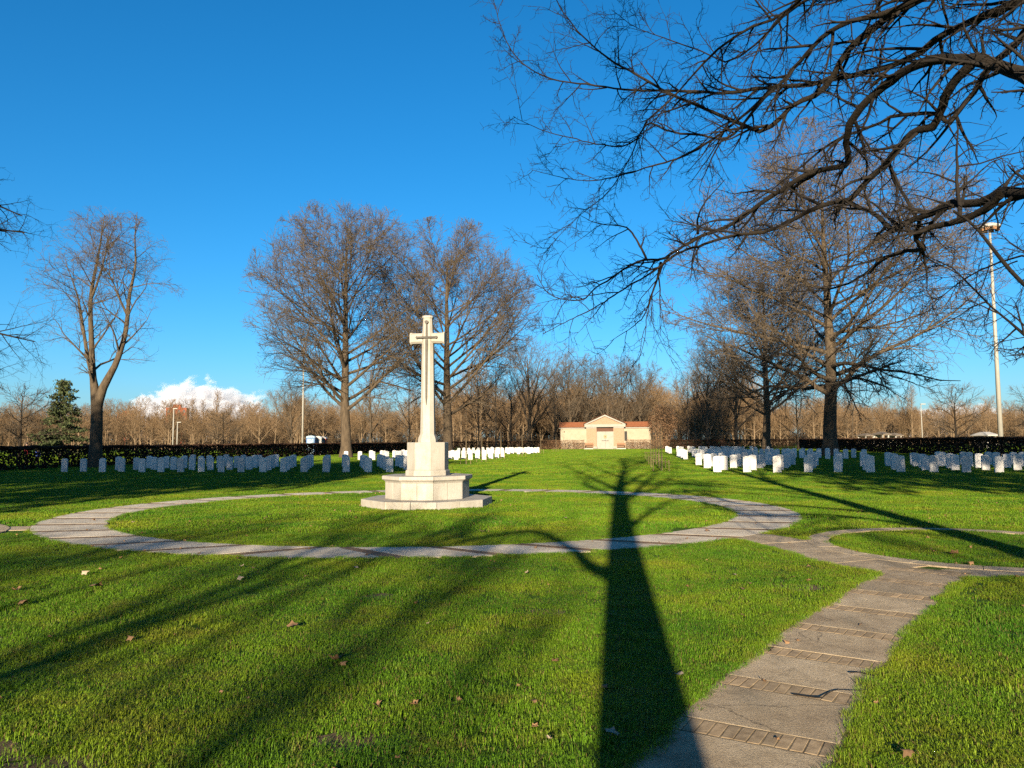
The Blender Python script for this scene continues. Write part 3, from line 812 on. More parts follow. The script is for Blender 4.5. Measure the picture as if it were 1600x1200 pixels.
def hedge(p0, p1, h, label, leafmat, dens, size, wid=.55, stem_gap=.5, top_dense=True, rails=True, topmat=None):
    rng = np.random.default_rng(int(abs(p0[0] * 31 + p1[1] * 17)) + 5)
    p0, p1 = np.array(p0), np.array(p1)
    L = np.hypot(*(p1 - p0)); ang = math.atan2(p1[1] - p0[1], p1[0] - p0[0])
    ho = empty('hedge', (p0[0], p0[1], 0), ang)
    tag(ho, label, 'hedge')
    n = int(L * dens)
    x = rng.uniform(0, L, n); z = rng.uniform(.04, h, n)
    if top_dense:
        k = rng.random(n) < .34; z[k] = h - np.abs(rng.normal(0, .07, k.sum()))
    clump = .5 + .5 * np.sin(x * 3.1 + np.sin(x * 1.3) * 2 + z * 4)
    keep = (rng.random(n) < .72 + .28 * clump) | (z > h - .2)
    x, z = x[keep], z[keep]
    y = rng.normal(0, wid * .3, len(x)).clip(-wid / 2, wid / 2)
    z = z + .03 * np.sin(x * 2.3)
    v, f = leaf_cloud(rng, np.c_[x, y, z], size)
    tag(link('leaves', np_mesh('leaves', v, f, leafmat, False), ho), kind='stuff')
    ns = int(L / stem_gap)
    sx = (np.arange(ns) + rng.uniform(.1, .9, ns)) * stem_gap
    P, Rr = [], []
    K = 5
    Pm = np.zeros((ns, K, 3)); Rm = np.zeros((ns, K))
    for k in range(K):
        Pm[:, k, 0] = sx + rng.normal(0, .03, ns) * k; Pm[:, k, 1] = rng.normal(0, .04, ns) * k * .5; Pm[:, k, 2] = h * .97 * k / (K - 1) - (.05 if k == 0 else 0)
        Rm[:, k] = rng.uniform(.016, .036, ns) * (1 - .15 * k)
    parts = [tubes(Pm, Rm, 4)]
    nt_ = int(L * 16)
    st = np.c_[rng.uniform(0, L, nt_), rng.normal(0, .1, nt_), rng.uniform(.15, h * .9, nt_)]
    dr_ = np.c_[rng.normal(0, .35, nt_), rng.normal(0, .12, nt_), rng.normal(.1, .2, nt_)]
    Pt = np.stack([st, st + dr_ * .5 + rng.normal(0, .04, (nt_, 3)), st + dr_], axis=1)
    Pt[:, :, 2] = Pt[:, :, 2].clip(.03, h)
    parts.append(tubes(Pt, np.tile([.012, .009, .004], (nt_, 1)), 3))
    v, f = merge(parts)
    tag(link('stems', np_mesh('stems', v, f, M['hedge_stem'], True), ho), kind='stuff')
    return ho
hedge(W(-32.7, 2), W(-32.7, 124), 1.45, 'long dark clipped hedge running behind the headstones by the forked tree', M['hedge_leaf'], 600, .195)
hedge(W(34, 2), W(34, 124), 1.66, 'long dark clipped hedge running behind the headstones by the floodlight mast', M['hedge_leaf'], 520, .20)
hedge(W(-32.2, 124.3), W(-9.4, 124.3), 1.55, 'dark hedge closing the far end between forked-tree side and shelter', M['hedge_leaf'], 380, .22)
hedge(W(10.2, 124.3), W(33.5, 124.3), 1.6, 'dark hedge closing the far end between shelter and floodlight side', M['hedge_leaf'], 380, .22)
hedge(W(-12.6, 123.4), W(-3.9, 123.4), 1.75, 'russet beech hedge before the shelter wing on the forked-tree side', M['beech_leaf'], 620, .12, top_dense=False)
hedge(W(3.7, 123.4), W(11.6, 123.4), 1.75, 'russet beech hedge before the shelter wing on the floodlight side', M['beech_leaf'], 620, .12, top_dense=False)

# ------------------------------------------------------------------ trees
def hit_env(S, D, env):
    """distance from S along D to the ellipsoid env = (cx,cy,cz, rx,ry,rz); 0 if outside and leaving"""
    c = np.array(env[:3]); r = np.array(env[3:6])
    s = (S - c) / r; d = D / r
    A = (d * d).sum(1); B = (s * d).sum(1); C_ = (s * s).sum(1) - 1
    q = B * B - A * C_
    t = np.where(q > 0, (-B + np.sqrt(np.maximum(q, 0))) / A, 0)
    return np.maximum(t, 0)

def grow(rng, P, Rd, n, t0, t1, ang, asd, length, lsd, K, rr, tip, trop=0., wander=.1, env=None, rmax=None, rmin=.003, lpos=0., lmin=.12, az0=None):
    """children on parent branches. length: array per parent or scalar; lpos: how much shorter towards the tip"""
    N, Kp, _ = P.shape
    pi = np.repeat(np.arange(N), n)
    j = np.tile(np.arange(n), N)
    t = t0 + (t1 - t0) * (j + rng.random(N * n)) / n
    ft = t * (Kp - 1); i0 = np.minimum(ft.astype(int), Kp - 2); fr = (ft - i0)[:, None]
    S = P[pi, i0] * (1 - fr) + P[pi, i0 + 1] * fr
    r0 = Rd[pi, i0] * (1 - fr[:, 0]) + Rd[pi, i0 + 1] * fr[:, 0]
    T = P[pi, i0 + 1] - P[pi, i0]; T /= np.linalg.norm(T, axis=1, keepdims=True) + 1e-9
    ref = np.where(np.abs(T[:, 2:3]) < .9, np.array([[0, 0, 1.]]), np.array([[1., 0, 0]]))
    n1 = np.cross(T, ref); n1 /= np.linalg.norm(n1, axis=1, keepdims=True); n2 = np.cross(T, n1)
    az = j * 2.4 + np.repeat(rng.random(N) * 6.28, n) + rng.normal(0, .5, N * n)
    an = np.radians((ang(t) if callable(ang) else ang) + asd * rng.normal(size=N * n))
    if callable(rr): rrv = rr(t)
    else: rrv = rr
    D = T * np.cos(an)[:, None] + (n1 * np.cos(az)[:, None] + n2 * np.sin(az)[:, None]) * np.sin(an)[:, None]
    Lb = (np.asarray(length)[pi] if np.ndim(length) else length) * (1 - lpos * t) * np.exp(lsd * rng.normal(size=N * n))
    if env is not None:
        hh = hit_env(S, D + np.array([0, 0, trop * .5]), env) * rng.uniform(.86, 1.04, N * n)
        Lb = np.minimum(Lb, hh)
        k = Lb > lmin
        S, D, Lb, r0, pi, t = S[k], D[k], Lb[k], r0[k], pi[k], t[k]
        if not callable(rr): pass
        else: rrv = rrv[k]
    m = len(S)
    Q = np.zeros((m, K, 3)); Q[:, 0] = S
    d = D.copy(); st = Lb / (K - 1)
    for k in range(1, K):
        d = d + rng.normal(0, wander, (m, 3)); d[:, 2] += trop / (K - 1)
        d /= np.linalg.norm(d, axis=1, keepdims=True)
        Q[:, k] = Q[:, k - 1] + d * st[:, None]
    rs = np.maximum(r0 * rrv, rmin)
    if rmax is not None: rs = np.minimum(rs, rmax)
    lin = np.linspace(0, 1, K)[None, :]
    Rq = rs[:, None] * (1 - (1 - tip) * lin)
    return Q, Rq, Lb

def spine(pts, K):
    pts = np.array(pts, float)
    s = np.concatenate([[0], np.cumsum(np.linalg.norm(np.diff(pts[:, :3], axis=0), axis=1))]); s /= s[-1]
    # smooth by Catmull-Rom through scipy-free interpolation
    q = np.linspace(0, 1, K)
    out = np.zeros((K, pts.shape[1]))
    m = np.gradient(pts, s, axis=0)
    idx = np.clip(np.searchsorted(s, q, side='right') - 1, 0, len(s) - 2)
    h = (s[idx + 1] - s[idx])[:, None]; t = ((q - s[idx])[:, None]) / h
    out = (2*t**3 - 3*t**2 + 1) * pts[idx] + (t**3 - 2*t**2 + t) * h * m[idx] + (-2*t**3 + 3*t**2) * pts[idx+1] + (t**3 - t**2) * h * m[idx+1]
    out[:, 3] = np.interp(q, s, pts[:, 3])
    return out[None, :, :3], out[None, :, 3]

def roughen(v, rng, amp):
    return v + rng.normal(0, amp, v.shape)

def tree_meshes(seed, H, trunk, env, lv, mats=('bark', 'bark', 'twig'), extra=None):
    """returns [(part, mesh)]; lv: list of level dicts for grow(); trunk: list of (x,y,z,r) or list of several stems"""
    rng = np.random.default_rng(seed)
    stems = trunk if isinstance(trunk[0], list) else [trunk]
    tp = [spine(s, 18) for s in stems]
    P = np.concatenate([a for a, _ in tp]); Rd = np.concatenate([b_ for _, b_ in tp])
    tv, tf = tubes(P, Rd, 12)
    th = np.arctan2(tv[:, 1], tv[:, 0])
    levels = []
    cur = (P, Rd)
    if extra is not None: pass
    for L in lv:
        kw = dict(L)
        src = kw.pop('src', None)
        Pp, Rp = (cur if src is None else levels[src])
        ln = kw.pop('length')
        if callable(ln): ln = ln(np.linalg.norm(np.diff(Pp, axis=1), axis=2).sum(1))
        Q, Rq, Lb = grow(rng, Pp, Rp, length=ln, env=env, **kw)
        levels.append((Q, Rq)); cur = (Q, Rq)
    parts = [('trunk', np_mesh('trunk', tv, tf, M[mats[0]], True))]
    nl = len(levels)
    limb = [tubes(q, r, 7 if i == 0 else 5) for i, (q, r) in enumerate(levels[:2])]
    v, f = merge(limb); parts.append(('limbs', np_mesh('limbs', v, f, M[mats[1]], True)))
    if nl > 2:
        v, f = merge([tubes(q, r, 4 if i == 0 and nl > 3 else 3) for i, (q, r) in enumerate(levels[2:])])
        parts.append(('crown', np_mesh('crown', v, f, M[mats[2]], True)))
    return parts

def plant(parts, name, label, loc, rz=0., sc=1., group=None, cat='tree'):
    o = empty(name, loc, rz)
    o.scale = (sc, sc, sc) if np.isscalar(sc) else sc
    tag(o, label, cat, group)
    for nm, me in parts: link(nm, me, o)
    return o

def rel(f, lo=0., hi=99.): return lambda L: np.clip(L * f, lo, hi)

def trunkline(rng, H, r, lean=.3, flare=1.5, n=9, top=.12):
    pts = []
    x = y = 0
    for k in range(n):
        f = k / (n - 1)
        rad = r * (1 - (1 - top) * f ** 1.1)
        if k == 0: pts.append((0, 0, -.15, r * flare)); pts.append((0, 0, .35, r * (flare * .3 + .75))); pts.append((0, 0, 1.0, r * 1.03)); continue
        x += rng.normal(0, lean / n); y += rng.normal(0, lean / n)
        pts.append((x, y, max(1.6, H * f), rad))
    return pts

# broad dense dome (lime / hornbeam habit): the two by the cross
def dome(seed, H=25.6, Rw=10.4, r=.52, clear=.2, n1=26, dens=1.0, mats=('bark', 'bark', 'twig')):
    rng = np.random.default_rng(seed)
    env = (0, 0, H * .56, Rw, Rw, H * .45)
    lv = [dict(n=n1, t0=clear, t1=.90, ang=lambda t: 76 - 40 * t, asd=9, length=H * .66, lsd=.08, K=9, rr=lambda t: .46 - .1 * t, tip=.14, trop=.30, wander=.05, lpos=.15),
          dict(n=11, t0=.16, t1=.98, ang=36, asd=11, length=rel(.42), lsd=.22, K=6, rr=.55, tip=.25, trop=.16, wander=.09, lpos=.25, rmin=.026),
          dict(n=int(9 * dens), t0=.12, t1=1, ang=40, asd=13, length=rel(.46, .9), lsd=.25, K=4, rr=.6, tip=.4, trop=.08, wander=.13, lpos=.25, rmin=.018),
          dict(n=int(6 * dens), t0=.1, t1=1, ang=42, asd=15, length=rel(.55, .5), lsd=.3, K=3, rr=.62, tip=.5, trop=.05, wander=.16, lpos=.15, rmin=.0145)]
    return tree_meshes(seed, H, trunkline(rng, H * .84, r, .5), env, lv, mats)

# open vase habit for the row of trees behind the shelter
def vase(seed, H=21., Rw=7., r=.36, mats=('bark', 'bark', 'twig'), n1=11, dens=1.0, clear=.14):
    rng = np.random.default_rng(seed)
    env = (0, 0, H * .58, Rw, Rw, H * .45)
    lv = [dict(n=n1, t0=clear, t1=.85, ang=30, asd=7, length=H * .55, lsd=.15, K=8, rr=lambda t: .62 - .1 * t, tip=.15, trop=.25, wander=.07, lpos=.4),
          dict(n=7, t0=.2, t1=.97, ang=36, asd=9, length=rel(.40), lsd=.25, K=5, rr=.55, tip=.25, trop=.25, wander=.1, lpos=.35, rmin=.03),
          dict(n=int(6 * dens), t0=.15, t1=1, ang=40, asd=12, length=rel(.5, .8), lsd=.3, K=4, rr=.6, tip=.35, trop=.12, wander=.14, lpos=.25, rmin=.02),
          dict(n=int(5 * dens), t0=.15, t1=1, ang=42, asd=14, length=rel(.55, .5), lsd=.3, K=3, rr=.65, tip=.5, trop=.05, wander=.15, lpos=.2, rmin=.013)]
    return tree_meshes(seed, H, trunkline(rng, H * .8, r, .8), env, lv, mats)

# small bushy far tree
def small(seed, H=11., Rw=4.5, mats=('bark_tan', 'bark_tan', 'twig_tan'), up=.3, ang=42, clear=.15):
    rng = np.random.default_rng(seed)
    env = (0, 0, H * .56, Rw, Rw, H * .46)
    lv = [dict(n=14, t0=clear, t1=.95, ang=ang, asd=10, length=H * .5, lsd=.15, K=5, rr=.5, tip=.2, trop=up, wander=.08, lpos=.4),
          dict(n=7, t0=.15, t1=1, ang=38, asd=12, length=rel(.45, .6), lsd=.25, K=4, rr=.6, tip=.35, trop=.12, wander=.12, lpos=.3, rmin=.025),
          dict(n=8, t0=.1, t1=1, ang=42, asd=14, length=rel(.55, .5), lsd=.3, K=3, rr=.7, tip=.5, trop=.05, wander=.15, lpos=.2, rmin=.016)]
    return tree_meshes(seed, H, trunkline(rng, H * .85, .17, .5), env, lv, mats)

dome_a = dome(21, n1=34)
dome_b = dome(34, n1=32)
x, y = (-17.25, 80.)
plant(dome_a, 'lime_tree', 'huge round-crowned bare tree with thick sunlit trunk beside the white cross', (x, y, 0), 1.0, 1.06, 'bare avenue trees')
plant(dome_b, 'lime_tree', 'bare dome-shaped tree rising behind the stone cross, its trunk half hidden', (-8.1, 96, 0), 2.2, 1.16, 'bare avenue trees')

# spreading tree with a dark trunk on the floodlight side
rng = np.random.default_rng(77)
env = (0, 0, 15.2, 15.0, 13.5, 13.6)
lv = [dict(n=36, t0=.20, t1=.88, ang=lambda t: 86 - 44 * t, asd=10, length=20., lsd=.10, K=10, rr=lambda t: .48 - .12 * t, tip=.13, trop=.22, wander=.09, lpos=.20),
      dict(n=11, t0=.15, t1=.98, ang=40, asd=12, length=rel(.42), lsd=.25, K=6, rr=.56, tip=.25, trop=.06, wander=.12, lpos=.3, rmin=.028),
      dict(n=9, t0=.12, t1=1, ang=42, asd=13, length=rel(.46, .9), lsd=.25, K=4, rr=.6, tip=.4, trop=-.08, wander=.14, lpos=.25, rmin=.023),
      dict(n=6, t0=.1, t1=1, ang=44, asd=15, length=rel(.52, .5), lsd=.3, K=3, rr=.62, tip=.5, trop=-.05, wander=.16, lpos=.15, rmin=.017)]
spread = tree_meshes(77, 28, trunkline(rng, 23., .60, .6), env, lv, ('bark', 'bark', 'twig'))
plant(spread, 'spreading_tree', 'broad spreading bare tree with shaded dark trunk among the headstones', (30.9, 75., 0), .4, 1.14, 'bare avenue trees')
plant(dome_a, 'lime_tree', 'dense bare tree behind the headstones, next to the broad spreading one', (35.6, 108., 0), 3.9, 1.08, 'bare avenue trees')

# forked tree at the other side
fk = [[(0, 0, -.15, .62), (0, 0, .4, .46), (.0, 0, 1.5, .40), (-.05, 0, 4.2, .37), (-.35, .1, 5.6, .26), (-.55, .1, 8., .20), (-.75, .2, 11.3, .15), (-.4, .3, 14., .085), (-.1, .3, 16.6, .03)],
      [(-.05, 0, 3.6, .34), (.35, -.1, 5.0, .29), (1.25, -.3, 6.6, .23), (1.9, -.4, 8.8, .18), (2.0, -.3, 11., .135), (2.3, -.2, 13.2, .085), (2.1, 0, 15., .05), (2.2, 0, 16.7, .02)],
      [(-.30, .05, 5.5, .17), (-.75, .3, 6.6, .155), (-1.4, .6, 9., .12), (-1.9, .7, 11.2, .075), (-2.7, .8, 13.2, .02)],
      [(-.73, .2, 11., .11), (-.2, 0, 12.2, .08), (.35, -.2, 14., .05), (.6, -.2, 15.2, .02)],
      [(2.0, -.3, 9.6, .10), (1.5, -.7, 11., .075), (1.0, -.9, 12.3, .04), (.4, -1., 13., .02)]]
fenv = (.3, 0, 10.4, 5.3, 5.0, 6.6)
lv = [dict(n=13, t0=.28, t1=.98, ang=52, asd=12, length=4.2, lsd=.25, K=7, rr=.40, tip=.16, trop=.35, wander=.14, lpos=.45, rmin=.028),
      dict(n=6, t0=.2, t1=1, ang=42, asd=13, length=rel(.48, .7), lsd=.28, K=5, rr=.58, tip=.3, trop=-.15, wander=.15, lpos=.3, rmin=.013),
      dict(n=6, t0=.1, t1=1, ang=44, asd=14, length=rel(.5, .45), lsd=.3, K=4, rr=.62, tip=.4, trop=-.05, wander=.16, lpos=.2, rmin=.0075),
      dict(n=3, t0=.2, t1=1, ang=44, asd=14, length=rel(.5, .25), lsd=.3, K=3, rr=.65, tip=.5, trop=0, wander=.15, lpos=.2, rmin=.0055)]
fk = [[(q[0], q[1], q[2], q[3] * (.8 if q[2] > 5 else .92)) for q in st] for st in fk]
forked = tree_meshes(55, 17, fk, fenv, lv, ('bark', 'bark', 'twig'))
plant(forked, 'forked_tree', 'slender bare tree forking low into upright stems beside the dark hedge', (-28.1, 52., 0), 0., 1.05, 'bare avenue trees')

# middle distance
vase_a, vase_b, vase_c = vase(101, n1=13, dens=1.3), vase(102, 20, 6.5, .32, dens=1.3), vase(103, 22, 8, .42, n1=14, dens=1.3)
vbush = small(131, 16, 6.5, ('bark', 'bark', 'twig'), .15, 55, .08)
def along(px, Y): return ((px - 800) / 1201 * Y, Y, 0)
MID = [(vase_c, 825, 150, .3, 1.05, 'dark-trunked bare tree standing between the cross and the shelter'),
       (vbush, 775, 138, 1.3, 1.15, 'low dense bare tree just behind the far hedge near the cross'),
       (vbush, 748, 142, 2.3, .95, 'dark bushy bare tree between the cross and the dense low tree'),
       (vase_b, 797, 158, 4.1, .8, 'thin bare tree half hidden between two darker trees by the far hedge'),
       (vase_b, 868, 168, 1.1, 1.0, 'slim leaning bare tree at the shelter roof end near the cross'),
       (vase_a, 890, 172, 2.0, 1.12, 'tall bare tree behind the tiled wing nearer the cross'),
       (vase_c, 918, 178, 5.0, .98, 'bare tree directly behind the shelter, cross side of the pediment'),
       (vase_a, 950, 170, 3.3, .98, 'bare many-stemmed tree directly behind the shelter pediment'),
       (vase_b, 972, 174, .2, 1.10, 'bare tree behind the shelter, floodlight side of the pediment'),
       (vase_c, 1000, 176, 2.7, .93, 'wide bare tree behind the tiled wing farther from the cross'),
       (vbush, 1075, 150, .5, 1.05, 'dark bare tree ending the row beside the russet leafy tree'),
       (vase_c, 1103, 160, 1.9, .95, 'bare tree second from the russet leafy one beyond the hedge'),
       (vbush, 1126, 142, 3.0, 1.25, 'bushy bare tree between the dense avenue tree and the farther row'),
       (vase_a, 1150, 165, 4.4, 1.10, 'upright bare tree behind the bushy one beyond the hedge'),
       (vbush, 1245, 125, 2.4, .95, 'dark bushy bare tree seen between the two avenue trunks'),
       (vbush, 1330, 120, 5.2, .85, 'dark low bare tree just behind the broad spreading tree'),
       (vase_b, 580, 135, 1.2, .85, 'thin bare tree behind the hedge under the huge round crown'),
       (vbush, 640, 128, 2.2, 1.0, 'bushy bare tree right behind the cross pedestal'),
       (vase_a, 455, 150, 2.9, .72, 'slight bare tree behind the hedge by the lamp post')]
for i, (mesh, px, Y, rz, sc, lab) in enumerate(MID):
    plant(mesh, 'bare_tree', lab, along(px, Y), rz, sc, 'bare trees beyond the cemetery hedge')
# low spreading orchard-like trees further out
low = small(141, 9, 6.2, ('bark_dark', 'bark_dark', 'twig'), -.05, 62, .22)
plant(low, 'bare_tree', 'low flat-topped bare tree beside the floodlight mast beyond the hedge', along(1493, 92), 0, .95, 'bare trees beyond the cemetery hedge')
plant(low, 'bare_tree', 'low flat-topped bare tree at the picture edge past the floodlight mast', along(1612, 96), 2, .95, 'bare trees beyond the cemetery hedge')
plant(low, 'bare_tree', 'small dark-stemmed bare tree under the low cloud beyond the hedge', along(350, 120), 1, .80, 'bare trees beyond the cemetery hedge')
plant(low, 'bare_tree', 'low spreading bare tree beyond the hedge beside the conifer', along(33, 85), 3, .95, 'bare trees beyond the cemetery hedge')
pop = small(151, 16, 2.0, ('bark_tan', 'bark_tan', 'twig_tan'), .8, 22, .1)
for px, Y, s, lab in ((300, 190, .85, 'narrow poplar nearest the red tower block'), (317, 185, .8, 'narrow poplar in the middle of the three by the red block'), (340, 195, 1.0, 'tallest narrow poplar under the low white cloud'), (1425, 180, .95, 'narrow pale poplar beyond the hedge near the floodlight mast'), (468, 170, .8, 'narrow poplar beside the lamp post behind the hedge')):
    plant(pop, 'poplar_tree', lab, along(px, Y), px, s, 'narrow poplars in the distance')

# far wood, one mass
wood = pool('wood_tree', [])
small_a, small_b, small_c = small(161), small(162, 10, 5.2, ang=50), small(163, 13, 4.2, up=.5, ang=32)
def joined(parts):
    vs, fs, o = [], [], 0
    me = bpy.data.meshes.new('wood_tree')
    allv, allf, mats = [], [], []
    for k, (nm, m_) in enumerate(parts):
        v = np.zeros(len(m_.vertices) * 3, np.float32); m_.vertices.foreach_get('co', v); v = v.reshape(-1, 3)
        f = np.zeros(len(m_.loops), np.int32); m_.loops.foreach_get('vertex_index', f); f = f.reshape(-1, 4)
        allv.append(v); allf.append(f + o); o += len(v); mats.append(np.full(len(f), k))
    me = np_mesh('wood_tree', np.concatenate(allv), np.concatenate(allf), None)
    for nm, m_ in parts: me.materials.append(m_.materials[0])
    me.polygons.foreach_set('material_index', np.concatenate(mats).astype(np.int32))
    return me
wood = pool('wood_tree', [joined(small_a), joined(small_b), joined(small_c)])
nW = 1250
px = RNG.uniform(-60, 1660, nW); Y = RNG.uniform(175, 330, nW)
x, y = (px - 800) / 1201 * Y, Y
keep = ~((np.abs(px - 945) < 120) & (Y < 200))
x, y, px = x[keep], y[keep], px[keep]
nW = len(x)
s = RNG.uniform(.75, 1.2, nW) * np.where((px > 700) & (px < 1180), 1.35, 1.0) * np.where(px > 1330, .86, 1.0) * np.where(px < 420, .92, 1.0)
scatter('woodland', wood, np.c_[x, y, np.zeros(nW)], np.c_[np.zeros(nW), np.zeros(nW), RNG.uniform(0, 6.28, nW)], np.c_[s, s, s], RNG.integers(0, 3, nW), 'far tan winter woodland beyond the park, a single mass of bare trees')

nS = 700
px = RNG.uniform(-60, 1660, nS); Y = RNG.uniform(190, 340, nS)
s = RNG.uniform(.55, .95, nS); sz = s * RNG.uniform(.28, .5, nS)
scatter('undergrowth', wood, np.c_[(px - 800) / 1201 * Y, Y, -.4 * sz], np.c_[np.zeros(nS), np.zeros(nS), RNG.uniform(0, 6.28, nS)], np.c_[s, s, sz], RNG.integers(0, 2, nS), 'low tan scrub filling the foot of the far woodland')

# russet beech that keeps its leaves
rb = small(171, 8.6, 3.0, ('bark', 'bark', 'twig'), .4, 40, .12)
ro = plant(rb, 'beech_tree', 'small beech still holding russet leaves beside the shelter', along(1035, 141), 0, 1)
rg = np.random.default_rng(5)
n = 5200
d = rg.normal(size=(n, 3)); d /= np.linalg.norm(d, axis=1)[:, None]
p = d * (rg.random(n) ** .45)[:, None] * np.array([2.7, 2.7, 3.5]) + np.array([0, 0, 4.8])
p = p[np.sin(p[:, 0] * 2.6) * np.sin(p[:, 1] * 2.6 + 1) * np.sin(p[:, 2] * 2.2) > -.35]
v, f = leaf_cloud(rg, p, .24)
tag(link('leaves', np_mesh('leaves', v, f, M['beech_leaf'], False), ro), kind='stuff')

# conifer
co = empty('conifer_tree', along(96, 88)); tag(co, 'dark green drooping conifer beyond the hedge beside the forked tree', 'tree')
P, Rr = spine([(0, 0, -.1, .22), (0, 0, 3, .17), (.1, 0, 6, .09), (.1, 0, 9.0, .02)], 10)
v, f = tubes(P, Rr, 8); link('trunk', np_mesh('trunk', v, f, M['bark'], True), co)
rg = np.random.default_rng(9)
Q, Rq, Lb = grow(rg, P, Rr, 84, .08, .99, 82, 6, 3.4, .14, 7, .32, .2, -.28, .06, None, .05, .01, .82)
bv, bf = tubes(Q, Rq, 4); link('limbs', np_mesh('limbs', bv, bf, M['bark'], True), co)
pts = []
for b_ in Q:
    L = np.linalg.norm(b_[-1] - b_[0]); k = int(24 + 42 * L)
    t = rg.random(k) ** .75 * (len(b_) - 1.001); i = t.astype(int); c = b_[i] + (b_[i + 1] - b_[i]) * (t - i)[:, None]
    pts.append(c + rg.normal(0, 1, (k, 3)) * np.array([.20, .20, .11]) - np.array([0, 0, .10]))
v, f = leaf_cloud(rg, np.concatenate(pts), .26)
tag(link('foliage', np_mesh('foliage', v, f, M['needle'], False), co), kind='stuff')

